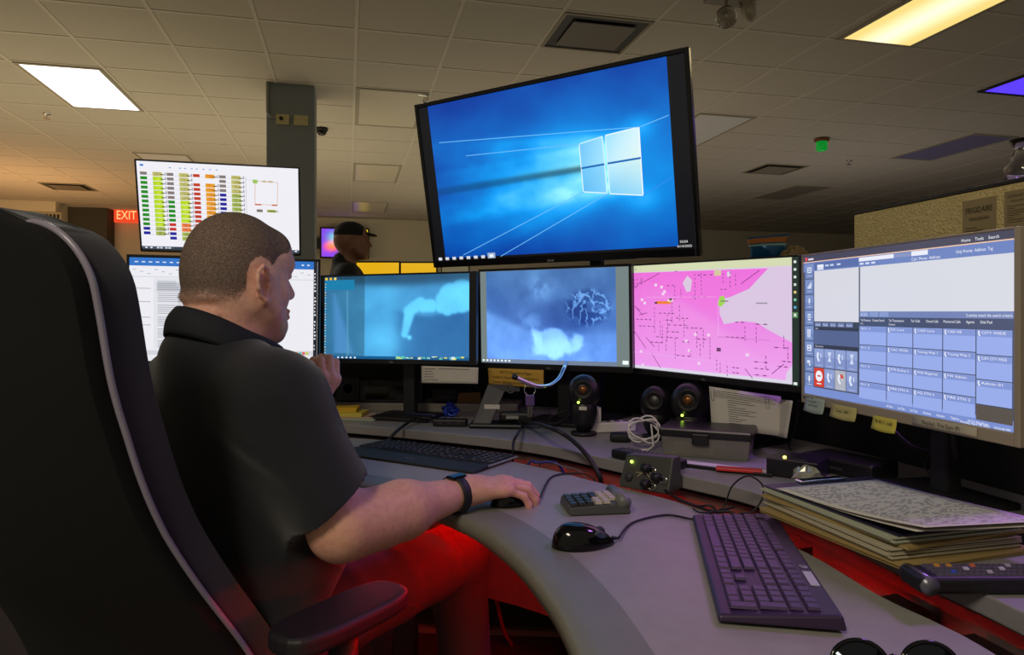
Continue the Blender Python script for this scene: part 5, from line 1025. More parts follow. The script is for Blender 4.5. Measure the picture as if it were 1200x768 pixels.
# local: x to the right of its side panel, y along the side, far end at y=0
obj('cabinet', MB().box(0, .62, -.70, 0, .03, 1.515), m, e, bevel=.004)
obj('top_edge', MB().box(-.003, .62, -.703, .003, 1.515, 1.527), m_blk, e, bevel=.002)
obj('door', MB().box(.62, .68, -.70, 0, .04, 1.515), m, e, bevel=.01); obj('door_handle', MB().box(.69, .71, -.65, -.63, .6, 1.3), m_chrome, e)
for y in (-.66, -.04): obj('foot', MB().box(.05, .1, y-.02, y+.02, 0, .03), m_blk, e)
cv = Canvas(.30, .30, 0); cv.rect(0, 0, 1, 1, 'a08e62'); ink = '4c4430'
def plate(name, y0, y1, z0, z1, texts):
    Wp, Hp = y1-y0, z1-z0; Mx = Matrix.Translation((-.0015, (y0+y1)/2, (z0+z1)/2)) @ Matrix.Rotation(rad(-90), 4, 'Z')
    o = obj(name, MB().box(-Wp/2, Wp/2, 0, .001, -Hp/2, Hp/2), mat('wiring_label', 'a89870', .5, .3), e); o.matrix_basis = Mx
    cv = Canvas(Wp, Hp, -.0008); texts(cv); q = obj('printed_text', cv, mat('label_ink', '3c3626', .7), o)
rr7 = random.Random(3)
def t1(cv):
    cv.text('FRIGIDAIRE', .5, .16, .07, ink, width=.8, center=True); cv.text('WIRING DIAGRAM', .5, .25, .04, ink, width=.6, center=True)
    for i in range(20): cv.rect(.1, .33+i*.031, .3+.6*rr7.random(), .337+i*.031, ink, same=i > 0)
def t2(cv):
    cv.text('CAUTION: HOT SURFACE', .5, .18, .07, ink, width=.85, center=True); cv.text('MODEL AND SERIAL', .5, .30, .05, ink, width=.6, center=True)
    for i in range(8): cv.rect(.1, .4+i*.06, .3+.6*rr7.random(), .415+i*.06, ink, same=i > 0)
plate('wiring_sheet', -.565, -.455, 1.24, 1.49, t1); plate('rating_sheet', -.685, -.59, 1.39, 1.495, t2)
# clear object on the refrigerator
g = at(1196, 208, 1.98); b = MB(); b.smooth = True; b.lathe([(.03, 0), (.045, .01), (.05, .05), (.032, .085), (.02, .105), (.036, .135), (.033, .135), (.017, .106), (.028, .085), (.046, .05), (.04, .014), (.0, .012)], 14, False)
o = tag(obj('glass_vase', b, mat('clear_glass', 'ffffff', .03, trans=1, ior=1.5)), 'clear faceted glass vase on top of the refrigerator at the right edge', 'vase'); o.location = (fx+.2376*0+.16, fy-.5, 1.528); o.location = (g.x+.03, g.y+.03, 1.528)
# cable loop under the silver monitor
cable('black cable looping beneath the silver monitor', [tuple(at(1030, 478, 1.50)), tuple(at(1045, 502, 1.47)), tuple(at(1070, 524, 1.42)), tuple(at(1100, 529, 1.38)), tuple(at(1118, 520, 1.35)), tuple(at(1122, 498, 1.33))], .0042)
cable('thin black wire hanging behind the cable loop', [tuple(at(1084, 495, 1.44)), tuple(at(1092, 525, 1.44)), tuple(at(1085, 550, 1.42)), (.86, 1.36, ZR+.004), (.9, 1.40, ZR+.004)], .0022)
cable('black cable with a bead hanging from the right of the silver monitor', [tuple(at(1116, 500, 1.31)), tuple(at(1119, 528, 1.31)), tuple(at(1122, 540, 1.31))], .006)
cable('black wire hanging behind the printed papers', [tuple(at(936, 470, 1.75)), tuple(at(934, 495, 1.78)), tuple(at(925, 520, 1.80)), (.74, 1.83, ZR+.004)], .0025)
# tall mount column behind the television is part of the television's own stand
# ================================================================ bodies: signed distance shapes meshed as one surface
def sdf_prim(p, P):
    t = p['t']
    if t == 'c':
        a, b = p['a'], p['b']; ba = b-a; h = np.clip(((P-a) @ ba)/max(ba @ ba, 1e-9), 0, 1)
        d = np.linalg.norm(P-a-h[:, None]*ba, axis=1)-(p['ra']+(p['rb']-p['ra'])*h)
        if 'cut' in p: c, n = p['cut']; d = np.maximum(d, (P-c) @ n)
        return d
    q = (P-p['c']) @ p['R']; r = p['r']; k0 = np.linalg.norm(q/r, axis=1); k1 = np.linalg.norm(q/(r*r), axis=1)
    return k0*(k0-1)/np.maximum(k1, 1e-6)
class Body:
    def __init__(s, M=None): s.pr = []; s.M = M or Matrix(); s.post = None
    def w(s, p): return np.array(s.M @ Vector(p))
    def cap(s, a, b, ra, rb=None, k=.02, op='u', cut=None, world=False):
        A, B = (np.array(a, float), np.array(b, float)) if world else (s.w(a), s.w(b))
        sc_ = 1 if world else s.M.to_scale()[0]; rb = ra if rb is None else rb
        d = dict(t='c', a=A, b=B, ra=ra*sc_, rb=rb*sc_, k=k, op=op)
        if cut: d['cut'] = (np.array(cut[0], float), np.array(cut[1], float))
        s.pr.append(d); return s
    def ell(s, c, r, k=.02, op='u', rot=None):
        sc_ = s.M.to_scale(); R_ = s.M.to_3x3() @ Matrix.Diagonal([1/x for x in sc_]) @ (Euler(rot).to_matrix() if rot else Matrix.Identity(3))
        s.pr.append(dict(t='e', c=s.w(c), R=np.array(R_), r=np.array(r, float)*np.array(sc_), k=k, op=op)); return s
    def ev(s, P, pr=None):
        d = np.full(len(P), 9.0)
        for p in (s.pr if pr is None else pr):
            q = sdf_prim(p, P); k = p['k']
            if p['op'] == 'u': h = np.clip(.5+.5*(d-q)/k, 0, 1); d = d*(1-h)+q*h-k*h*(1-h)
            else: h = np.clip(.5-.5*(d+q)/k, 0, 1); d = d*(1-h)-q*h+k*h*(1-h)
        if s.post is not None and (pr is None or len(pr)): d = s.post(P, d)
        return d
    def mesh(s, h, B=14):
        pts = []
        for p in s.pr:
            if p['op'] != 'u': continue
            if p['t'] == 'c': r = max(p['ra'], p['rb'])+.03; pts += [p['a']-r, p['a']+r, p['b']-r, p['b']+r]
            else: r = max(p['r'])+.03; pts += [p['c']-r, p['c']+r]
        lo = np.min(pts, 0); hi = np.max(pts, 0); n = np.ceil((hi-lo)/h).astype(int)+2; nb = n//B+1; N = nb*B+2
        st = B*h; g = np.stack(np.meshgrid(*[np.arange(k) for k in nb], indexing='ij'), -1).reshape(-1, 3)
        cen = lo+(g+.5)*st; rr_ = st*.87+.012
        D_ = np.stack([sdf_prim(p, cen)-(0 if p['op'] == 'u' else 0) for p in s.pr], 1); un = np.array([p['op'] == 'u' for p in s.pr]); ks = np.array([p['k'] for p in s.pr])
        near = (D_[:, un].min(1) < rr_*1.5)
        l1 = np.stack(np.meshgrid(*[np.arange(B+1)]*3, indexing='ij'), -1).reshape(-1, 3)
        VI, VP, QI = [], [], []
        for bi in np.nonzero(near)[0]:
            act = D_[bi] < (rr_*1.6+ks*1.5+.02); pr = [p for p, a in zip(s.pr, act) if a]
            if not any(p['op'] == 'u' for p in pr): continue
            o = g[bi]*B; P = lo+(l1+o)*h; d = s.ev(P, pr).reshape(B+1, B+1, B+1)
            if d.min() > 0 or d.max() < 0: continue
            ins = d < 0
            c8 = [ins[i:B+i or None, j:B+j or None, k:B+k or None][:B, :B, :B] for i in (0, 1) for j in (0, 1) for k in (0, 1)]
            sm = sum(c.astype(int) for c in c8); a = np.argwhere((sm > 0) & (sm < 8))
            if len(a):
                acc = np.zeros((len(a), 3)); cnt = np.zeros(len(a))
                for ax_ in range(3):
                    for u in (0, 1):
                        for v in (0, 1):
                            off_ = np.zeros(3, int); ot = [i for i in range(3) if i != ax_]; off_[ot[0]] = u; off_[ot[1]] = v
                            p0 = a+off_; p1 = p0.copy(); p1[:, ax_] += 1
                            d0 = d[p0[:, 0], p0[:, 1], p0[:, 2]]; d1 = d[p1[:, 0], p1[:, 1], p1[:, 2]]; m = (d0 < 0) != (d1 < 0)
                            t = np.where(m, d0/np.where(m, d0-d1, 1), 0)
                            q = p0.astype(float); q[:, ax_] += t; acc += q*m[:, None]; cnt += m
                VP.append(lo+(acc/cnt[:, None]+o)*h); c = a+o; VI.append((c[:, 0]*N[1]+c[:, 1])*N[2]+c[:, 2])
            for ax_ in range(3):
                sl0 = [slice(0, B)]*3; sl1 = [slice(0, B)]*3; sl1[ax_] = slice(1, B+1)
                A_ = ins[tuple(sl0)]; B_ = ins[tuple(sl1)]; e = np.argwhere(A_ != B_)
                if not len(e): continue
                fl = A_[e[:, 0], e[:, 1], e[:, 2]]; ot = [(ax_+1) % 3, (ax_+2) % 3]; qs = []
                for u, v in ((-1, -1), (0, -1), (0, 0), (-1, 0)):
                    c = e+o; c = c.copy(); c[:, ot[0]] += u; c[:, ot[1]] += v; qs.append((c[:, 0]*N[1]+c[:, 1])*N[2]+c[:, 2])
                q = np.stack(qs, 1); q[~fl] = q[~fl][:, ::-1]; QI.append(q)
        VI = np.concatenate(VI); VP = np.concatenate(VP); Q = np.concatenate(QI); od = np.argsort(VI); VI = VI[od]; VP = VP[od]
        ix = np.searchsorted(VI, Q); ix = np.clip(ix, 0, len(VI)-1); ok = (VI[ix] == Q).all(1); return VP, ix[ok]
def sdf_obj(name, body, h, m, parent=None, keep=None, colf=None, origin=(0, 0, 0), smooth=1):
    V, Fq = body.mesh(h)
    if smooth:       # light relaxation
        for _ in range(smooth):
            acc = np.zeros_like(V); cnt = np.zeros(len(V))
            for i in range(4): np.add.at(acc, Fq[:, i], V[Fq[:, (i+1) % 4]]+V[Fq[:, (i-1) % 4]]); np.add.at(cnt, Fq[:, i], 2)
            V = V*.5+.5*acc/np.maximum(cnt, 1)[:, None]
    if keep is not None:      # keep faces whose vertices satisfy
        kv = keep(V); kf = kv[Fq].all(1); Fq = Fq[kf]; us = np.unique(Fq); mp = -np.ones(len(V), int); mp[us] = np.arange(len(us)); V = V[us]; Fq = mp[Fq]
    V = V-np.array(origin)
    me = bpy.data.meshes.new(name); me.from_pydata(V.tolist(), [], Fq.tolist()); me.validate()
    me.polygons.foreach_set('use_smooth', [True]*len(me.polygons)); me.materials.append(m)
    if colf is not None:
        c = colf(V+np.array(origin)); at_ = me.color_attributes.new('Col', 'FLOAT_COLOR', 'POINT'); at_.data.foreach_set('color', np.concatenate([c, np.ones((len(c), 1))], 1).ravel())
    o = bpy.data.objects.new(name, me); COL.objects.link(o); o.parent = parent
    if parent is None: o.location = origin
    return o
def skin_mat(name, base, sub=.12, rough=.55):
    m = bpy.data.materials.new(name); m.use_nodes = True; nt = m.node_tree; b = nt.nodes['Principled BSDF']
    a = nt.nodes.new('ShaderNodeAttribute'); a.attribute_name = 'Col'; n = nt.nodes.new('ShaderNodeTexNoise'); n.inputs['Scale'].default_value = 90; n.inputs['Detail'].default_value = 6
    tc = nt.nodes.new('ShaderNodeTexCoord'); nt.links.new(tc.outputs['Object'], n.inputs['Vector']); mx = nt.nodes.new('ShaderNodeMix'); mx.data_type = 'RGBA'; mx.blend_type = 'MULTIPLY'; mx.inputs[0].default_value = .35
    rmp = nt.nodes.new('ShaderNodeValToRGB'); rmp.color_ramp.elements[0].position = .35; rmp.color_ramp.elements[0].color = (.72, .60, .58, 1); rmp.color_ramp.elements[1].position = .6
    nt.links.new(n.outputs['Fac'], rmp.inputs[0]); nt.links.new(a.outputs['Color'], mx.inputs[6]); nt.links.new(rmp.outputs[0], mx.inputs[7]); nt.links.new(mx.outputs[2], b.inputs['Base Color'])
    bp = nt.nodes.new('ShaderNodeBump'); bp.inputs['Strength'].default_value = .25; bp.inputs['Distance'].default_value = .002; n2 = nt.nodes.new('ShaderNodeTexNoise'); n2.inputs['Scale'].default_value = 400
    nt.links.new(tc.outputs['Object'], n2.inputs['Vector']); nt.links.new(n2.outputs['Fac'], bp.inputs['Height']); nt.links.new(bp.outputs['Normal'], b.inputs['Normal'])
    b.inputs['Roughness'].default_value = rough; b.inputs['Subsurface Weight'].default_value = sub; b.inputs['Subsurface Radius'].default_value = (.012, .005, .003); b.inputs['Subsurface Scale'].default_value = 1
    return m
V3 = Vector
# ---- the operator
YAW = rad(-38); Fd = V3((.616, .788, 0)); Rd = V3((.788, -.616, 0)); UP = V3((0, 0, 1))
T0 = V3((-.53, 1.27, 0))
def T(r, f, z): return T0+Rd*r+Fd*f+UP*z
HC_ = T(0, .02, 1.227)+V3((.011, 0, 0))
HM = Matrix.Translation(HC_) @ Matrix.Rotation(rad(-35), 4, 'Z') @ Matrix.Rotation(rad(-4), 4, 'X') @ Matrix.Diagonal((.92, .91, .97, 1))
def head(b, stout=1.0):
    E, Cc = b.ell, b.cap
    E((0, -.012, .030), (.079, .100, .086), .02); E((0, -.030, -.012), (.077, .084, .072), .03); E((0, .038, -.025), (.063, .060, .085), .03)
    E((0, .040, -.083), (.056, .052, .040), .025)
    for s_ in (-1, 1):
        Cc((s_*.064, -.002, -.055), (s_*.034, .066, -.098), .022, .020, .025); E((s_*.040, .058, -.035), (.027, .026, .030), .02); Cc((s_*.066, .01, -.02), (s_*.06, .03, -.07), .014, .014, .03)
    E((0, .084, -.100), (.024, .022, .021), .02); Cc((-.036, .084, .024), (.036, .084, .024), .0150, None, .012)
    E((0, .066, .05), (.057, .03, .04), .03)
    for s_ in (-1, 1): E((s_*.031, .104, .010), (.015, .016, .010), .012, 's')
    Cc((0, .096, .014), (0, .121, -.028), .0085, .0130, .012)
    for s_ in (-1, 1): E((s_*.0115, .109, -.034), (.0085, .010, .0075), .007)
    for s_ in (-1, 1): E((s_*.031, .086, .009), (.0135, .0115, .0125), .003); Cc((s_*.019, .098, .017), (s_*.043, .092, .016), .0035, None, .004); Cc((s_*.019, .097, .002), (s_*.042, .092, .003), .0028, None, .004)
    E((0, .096, -.070), (.024, .016, .020), .012)
    Cc((-.020, .106, -.064), (.020, .106, -.064), .0055, None, .004); Cc((-.018, .106, -.076), (.018, .106, -.076), .0065, None, .004); Cc((-.023, .113, -.070), (.023, .113, -.070), .0022, None, .002, 's')
    for s_ in (-1, 1):       # ears: helix, antihelix, lobe, tragus
        pts = [(.004, .010), (-.006, .026), (-.020, .030), (-.031, .020), (-.034, .004), (-.030, -.012), (-.020, -.024), (-.008, -.033)]
        cx_ = s_*.082; oy, oz = .004, -.020
        Q = [(cx_+s_*(.003+.016*min(1, i/2.5)*(1 if i < 6 else .7)), oy+p[0], oz+p[1]) for i, p in enumerate(pts)]
        for q, r_ in zip(range(len(Q)-1), (.0035, .0042, .0046, .0048, .0046, .0044, .0046)): Cc(Q[q], Q[q+1], r_, None, .003)
        E((cx_+s_*.005, oy-.014, oz-.002), (.0045, .018, .026), .006, rot=(0, 0, s_*rad(-24)))
        E((cx_+s_*.009, oy-.003, oz-.033), (.0055, .009, .010), .005)
        Cc((cx_+s_*.011, oy-.022, oz+.014), (cx_+s_*.010, oy-.018, oz-.014), .004, None, .004)
        E((cx_+s_*.013, oy-.008, oz-.004), (.009, .009, .013), .005, 's'); E((cx_+s_*.003, oy+.004, oz-.006), (.006, .006, .008), .004)
def hand(b, wrist, fdir, up, side, curls, spread=.10, s=1.0, thumb=None):
    """side=+1: thumb to the left of the pointing direction when seen from the back of the hand"""
    f = fdir.normalized(); n = (up-f*up.dot(f)).normalized(); l = n.cross(f).normalized()*side
    W = lambda x, y, z: tuple(wrist+f*x*s+l*y*s+n*z*s)
    C = lambda a, c, ra, rb, k=.01: b.cap(a, c, ra*s, rb*s, k, world=True)
    C(W(-.02, 0, 0), W(.02, 0, .0), .0265, .026, .02); C(W(-.01, .014, 0), W(.03, .018, 0), .018, .018, .02); C(W(-.01, -.014, 0), W(.03, -.016, 0), .018, .018, .02)
    bases = [(.092, .030, 0), (.096, .010, .003), (.091, -.010, .002), (.083, -.028, -.003)]
    for i, (x, y, z_) in enumerate(bases): C(W(.01, y*.55, 0), W(x-.006, y, z_), .0165, .0125, .014)
    C(W(.03, .012, -.006), W(.07, .0, -.006), .016, .015, .02)
    lens = [(.042, .025, .020), (.046, .029, .022), (.042, .027, .021), (.034, .021, .019)]; rads = (.0098, .0100, .0095, .0083)
    for i, (x, y, z_) in enumerate(bases):
        C(W(x-.008, y, z_+.003), W(x+.004, y, z_+.003), .0105, .0105, .006)
        a = 0; px_, pz_ = x, z_; yy = y; py_ = y; sp = (1.5-i)*spread
        for j in range(3):
            a += curls[i][j]; dx = math.cos(a)*lens[i][j]; dz = -math.sin(a)*lens[i][j]; nx, nz, ny = px_+dx, pz_+dz, py_+math.sin(sp)*dx
            C(W(px_, py_, pz_), W(nx, ny, nz), rads[i]*(1-.06*j), rads[i]*(.95-.09*j), .004); px_, pz_, py_ = nx, nz, ny
    th = thumb or [(.022, .026, -.008), (.050, .046, -.020), (.080, .050, -.026), (.104, .044, -.030)]
    for i in range(3): C(W(*th[i]), W(*th[i+1]), (.0175, .0125, .0112)[i], (.0125, .0112, .0092)[i], .010)
body = Body(HM); head(body)
# thick neck with two folds
body.cap((0, -.030, -.05), (0, -.052, -.17), .064, .074, .03)
body.ell((0, -.082, -.052), (.058, .030, .017), .006); body.ell((0, -.084, -.086), (.062, .032, .018), .006); body.ell((0, -.080, -.122), (.064, .036, .022), .012)
body.ell((0, .020, -.112), (.052, .055, .034), .03)
def tors(b, g=0, z0=0):
    I = b.ell
    M_ = b.M; b.M = Matrix.Translation(T0) @ Matrix.Rotation(YAW, 4, 'Z')
    I((0, .01, .90), (.200+g, .118+g, .17+g), .05); I((0, -.008, .99), (.175+g, .082+g, .085+g), .05); I((0, .055, .74), (.200+g, .165+g, .18+g), .06); I((0, .0, .60), (.195+g, .150+g, .13+g), .05)
    b.cap((-.155, .0, 1.015), (0, -.028, 1.068), .060+g, .062+g, .05); b.cap((.155, .0, 1.010), (0, -.028, 1.068), .060+g, .062+g, .05)
    b.M = M_
SR = T(.178, .0, 1.005); EL = V3((-.285, 1.155, .795)); WR = V3((-.098, 1.375, .797))
SL = T(-.178, .02, 1.005); EL2 = V3((-.61, 1.70, .812)); WL = V3((-.462, 1.560, .932))
tors(body, -.012)
cap = lambda b, a, c, ra, rb, k=.02, cut=None: b.cap(tuple(a), tuple(c), ra, rb, k, world=True, cut=cut)
cap(body, SR, EL, .055, .050, .03); cap(body, EL, WR.lerp(EL, .55), .052, .050, .02); cap(body, WR.lerp(EL, .55), WR, .047, .028, .03); cap(body, EL, EL.lerp(WR, .25)+V3((0, 0, -.004)), .050, .050, .02)
fdr = V3((.93, .36, .02)); hand(body, WR+V3((.004, .002, .004)), fdr, V3((.0, -.05, 1)), 1, [(.25, .55, .55), (.28, .60, .55), (.32, .65, .55), (.40, .65, .5)], .07, 1.0, [(.020, .024, -.006), (.050, .044, -.014), (.078, .050, -.018), (.100, .048, -.022)])
cap(body, SL, EL2, .055, .048, .03); cap(body, EL2, WL, .048, .030, .03)
hand(body, WL, V3((.42, -.05, .80)), V3((.72, -.62, -.30)), -1, [(.75, 1.1, .7), (.8, 1.15, .7), (.85, 1.15, .7), (.9, 1.1, .7)], .02, .98, [(.02, .022, -.006), (.045, .036, -.022), (.068, .026, -.036), (.085, .010, -.040)])
HR, HL = T(.10, .02, .575), T(-.10, .02, .575); KR, KL = V3((-.13, 1.60, .595)), V3((-.40, 1.86, .595)); AR, AL = V3((-.10, 1.74, .10)), V3((-.34, 2.02, .10))
for h_, k_, a_ in ((HR, KR, AR), (HL, KL, AL)): cap(body, h_, k_, .078, .055, .03); cap(body, k_, a_, .052, .036, .02)
HMi = HM.inverted(); HMn = np.array(HMi)
def hl(P): return P @ HMn[:3, :3].T+HMn[:3, 3]
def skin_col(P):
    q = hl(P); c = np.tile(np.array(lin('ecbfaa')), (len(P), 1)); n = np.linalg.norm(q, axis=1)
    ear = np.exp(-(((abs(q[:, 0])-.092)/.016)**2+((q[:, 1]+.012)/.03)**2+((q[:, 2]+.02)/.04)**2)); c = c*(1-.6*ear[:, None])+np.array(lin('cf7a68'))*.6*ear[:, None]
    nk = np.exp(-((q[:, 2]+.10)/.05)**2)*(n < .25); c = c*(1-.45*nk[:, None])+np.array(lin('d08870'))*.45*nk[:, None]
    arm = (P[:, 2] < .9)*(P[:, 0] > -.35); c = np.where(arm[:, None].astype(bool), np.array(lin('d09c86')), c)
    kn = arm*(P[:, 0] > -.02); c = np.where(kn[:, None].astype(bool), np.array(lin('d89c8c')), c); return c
SK = skin_mat('operator_skin', 'c99a84')
org = (T0.x, T0.y, 0)
def hidden(P): return np.ones(len(P), bool)
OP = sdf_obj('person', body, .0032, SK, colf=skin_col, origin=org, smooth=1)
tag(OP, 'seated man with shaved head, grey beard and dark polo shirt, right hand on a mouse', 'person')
# cropped hair and beard as thin shells over the scalp and chin
hair = Body(HM); hair.ell((0, -.012, .030), (.0800, .1010, .0870), .02); hair.ell((0, .066, .05), (.058, .031, .041), .03); hair.ell((0, -.030, -.012), (.0780, .0850, .0730), .03); hair.ell((0, -.082, -.052), (.0588, .0308, .0178), .006); hair.ell((0, -.084, -.086), (.0628, .0328, .0188), .006); hair.cap((0, -.030, -.05), (0, -.046, -.12), .0645, .070, .03)
def hline(y):      # lower edge of the hair along the head: nape, round the ear, temple
    return np.interp(y, [-.13, -.055, -.035, -.020, -.005, .010, .022, .034, .050, .066, .086], [-.080, -.072, -.056, -.024, .008, .014, -.008, -.020, .0, .040, .070])
def hair_fade(P):
    q = hl(P); y, z_ = q[:, 1], q[:, 2]; sp = np.where(y < -.03, .055, np.where(y > .03, .020, .030)); f = np.clip((z_-hline(y)+.004)/sp, 0, 1)
    f = f*np.clip((.112-.25*np.clip(z_-.04, 0, .1)-y)/.025, 0, 1); return np.stack([f, f, f], 1)
def hair_keep(P):
    q = hl(P); x, y, z_ = np.abs(q[:, 0]), q[:, 1], q[:, 2]
    line = hline(y)
    noth = (z_ > line-.004) & (y < .12)
    earhole = (np.hypot((y+.010)/.030, (z_+.012)/.040) < 1) & (x > .05)
    return noth & ~earhole
def sp_mat(name, col, col2, sc, al):
    m = bpy.data.materials.new(name); m.use_nodes = True; nt = m.node_tree; b = nt.nodes['Principled BSDF']; tc = nt.nodes.new('ShaderNodeTexCoord'); n = nt.nodes.new('ShaderNodeTexNoise'); n.inputs['Scale'].default_value = sc; n.inputs['Detail'].default_value = 4
    r = nt.nodes.new('ShaderNodeValToRGB'); r.color_ramp.elements[0].position = .42; r.color_ramp.elements[0].color = (*lin(col), 1); r.color_ramp.elements[1].position = .62; r.color_ramp.elements[1].color = (*lin(col2), 1)
    nt.links.new(tc.outputs['Object'], n.inputs['Vector']); nt.links.new(n.outputs['Fac'], r.inputs[0]); nt.links.new(r.outputs[0], b.inputs['Base Color']); b.inputs['Roughness'].default_value = .8
    bp = nt.nodes.new('ShaderNodeBump'); bp.inputs['Strength'].default_value = .8; bp.inputs['Distance'].default_value = .0015; nt.links.new(n.outputs['Fac'], bp.inputs['Height']); nt.links.new(bp.outputs['Normal'], b.inputs['Normal'])
    n3 = nt.nodes.new('ShaderNodeTexNoise'); n3.inputs['Scale'].default_value = sc*1.7; r3 = nt.nodes.new('ShaderNodeValToRGB'); r3.color_ramp.elements[0].position = .495; r3.color_ramp.elements[1].position = .545
    nt.links.new(tc.outputs['Object'], n3.inputs['Vector']); fa = nt.nodes.new('ShaderNodeAttribute'); fa.attribute_name = 'Col'; ma = nt.nodes.new('ShaderNodeMath'); ma.operation = 'MULTIPLY_ADD'; ma.inputs[1].default_value = .36*al; ma.inputs[2].default_value = -.20
    mb = nt.nodes.new('ShaderNodeMath'); mb.operation = 'ADD'; nt.links.new(fa.outputs['Fac'], ma.inputs[0]); nt.links.new(ma.outputs[0], mb.inputs[0]); nt.links.new(n3.outputs['Fac'], mb.inputs[1]); nt.links.new(mb.outputs[0], r3.inputs[0]); nt.links.new(r3.outputs[0], b.inputs['Alpha']); return m
hr = sdf_obj('cropped_hair', hair, .0032, sp_mat('stubble_hair', '584840', '8c786c', 520, 1.0), None, keep=hair_keep, origin=org, colf=hair_fade); hr.parent = OP; hr.location = (0, 0, 0)
brd = Body(HM); brd.ell((0, .040, -.083), (.0585, .0545, .0425), .025); brd.ell((0, .084, -.100), (.0275, .0255, .0245), .02); brd.ell((0, .096, -.070), (.0255, .0175, .0215), .012); brd.ell((0, .088, -.112), (.022, .020, .018), .015)
for s_ in (-1, 1): brd.cap((s_*.064, -.002, -.055), (s_*.034, .066, -.098), .0242, .0222, .025)
def beard_keep(P): q = hl(P); return (q[:, 1] > .012) & (q[:, 2] < -.044) & ~((q[:, 1] > .106) & (abs(q[:, 0]) < .022) & (abs(q[:, 2]+.07) < .012))
bd = sdf_obj('beard', brd, .0030, sp_mat('grey_beard', 'b8a488', 'efe2cc', 420, 1.0), None, keep=beard_keep, origin=org, colf=lambda P: np.repeat(np.clip((-.040-hl(P)[:, 2])/.02, 0, 1)[:, None], 3, 1)*np.clip((hl(P)[:, 1:2]-.010)/.03, 0, 1)); bd.parent = OP; bd.location = (0, 0, 0)
# shirt
m_shirt = mat('polo_fabric', '0c1019', .85, bump=.35, bscale=900, var=.12, vscale=40, sheen=.25)
sh = Body(HM); tors(sh, .006); sh.ell((0, -.034, -.150), (.084, .090, .034), .035)
ud = (EL-SR).normalized(); hem = SR+(EL-SR)*.80+ud*.0; hd_ = np.array((ud*.92+V3((.25, .25, -.1))).normalized())
cap(sh, SR, EL+ud*.05, .073, .076, .065, cut=(tuple(hem), tuple(hd_)))
ud2 = (EL2-SL).normalized(); hem2 = SL+(EL2-SL)*.75; cap(sh, SL, EL2+ud2*.05, .072, .070, .04, cut=(tuple(hem2), tuple(ud2)))
_rf = np.array(Fd); _rr = np.array(Rd); _t0 = np.array(T0)
def folds(P, d):
    q = P-_t0; r_ = q @ _rr; f_ = q @ _rf; z_ = P[:, 2]
    w1 = np.sin(38*z_+14*r_+3*np.sin(9*f_+5*z_)); w2 = np.sin(60*(z_-.35*r_)+8*np.sin(7*r_)); w3 = np.sin(34*r_+22*z_+2*np.sin(20*z_))
    low = np.clip((.95-z_)/.15, 0, 1); arm = np.clip((r_-.14)/.05, 0, 1)
    return d-.0036*low*(1-arm)*np.maximum(0, w1)**2-.0022*low*w2*(1-arm)-.0028*arm*np.maximum(0, w3)**2
sh.post = folds
so = sdf_obj('shirt', sh, .0045, m_shirt, None, origin=org, smooth=2, keep=lambda P: P[:, 2] > .52); so.parent = OP; so.location = (0, 0, 0)
# collar: folded ribbon round the neck
b = MB(); b.smooth = True
NB = HM @ V3((.002, -.028, -.127)); ncol = []
def colr_(u, v):
    a = -math.pi*.5-math.pi*.93+2*math.pi*.93*u      # starts at the front, goes round the back
    fr_ = math.cos(a+math.pi/2)                         # +1 at the back
    rx, ry = .074, .079
    zt = .060*(.5+.5*fr_)-.024*(.5-.5*fr_); ht = .046+.006*(.5-.5*fr_)
    k_ = (v-.0); out = .002+.017*v+.005*math.sin(v*3)
    x = (rx+out)*math.cos(a); y = (ry+out)*math.sin(a)+(.030 if fr_ < 0 else 0)*(-fr_)
    z_ = zt-ht*v+.004*math.sin(math.pi*v)
    return tuple(NB+Rd*x+Fd*y+UP*z_-V3((T0.x, T0.y, 0)))
b.grid(colr_, 60, 8)
co = obj('collar', b, mat('polo_collar', '151922', .8, bump=.3, bscale=700), so); s = co.modifiers.new('s', 'SOLIDIFY'); s.thickness = .0035; s.offset = 0
b = MB(); b.smooth = True       # inner stand of the collar
def stand_(u, v):
    a = 2*math.pi*u; x = .070*math.cos(a); y = .076*math.sin(a); fr_ = -math.sin(a); zt = .057*(.5+.5*fr_)-.026*(.5-.5*fr_)
    return tuple(NB+Rd*x+Fd*(y+(.03*-fr_ if fr_ < 0 else 0))+UP*(zt-.07*v)-V3((T0.x, T0.y, 0)))
b.grid(stand_, 48, 4, True); q = obj('collar_stand', b, MATS['polo_collar'], so); s = q.modifiers.new('s', 'SOLIDIFY'); s.thickness = .003; s.offset = 0
# trousers and shoes
tr = Body(HM); M_ = tr.M; tr.M = Matrix.Translation(T0) @ Matrix.Rotation(YAW, 4, 'Z'); tr.ell((0, .0, .585), (.200, .165, .115), .05); tr.M = M_
for h_, k_, a_ in ((HR, KR, AR), (HL, KL, AL)): cap(tr, h_, k_, .094, .070, .04); cap(tr, k_, a_, .070, .055, .02)
tr.post = lambda P, d: d-.003*np.maximum(0, np.sin(45*P[:, 1]+25*P[:, 0]))**2
to = sdf_obj('trousers', tr, .007, mat('trouser_cloth', '3c3034', .9, bump=.3, bscale=600), None, origin=org, smooth=1); to.parent = OP; to.location = (0, 0, 0)
for a_ in (AR, AL):
    s_ = Body(HM); dn = V3((.45, .89, 0)); g0 = V3((a_.x, a_.y, .045)); cap(s_, g0-dn*.04, g0+dn*.17, .044, .036, .02); cap(s_, g0-dn*.04, V3((a_.x, a_.y, .11)), .042, .045, .02)
    s_.post = lambda P, d: np.maximum(d, .004-P[:, 2]); q = sdf_obj('shoe', s_, .007, mat('shoe_leather', '101010', .35), None, origin=org); q.parent = OP; q.location = (0, 0, 0)
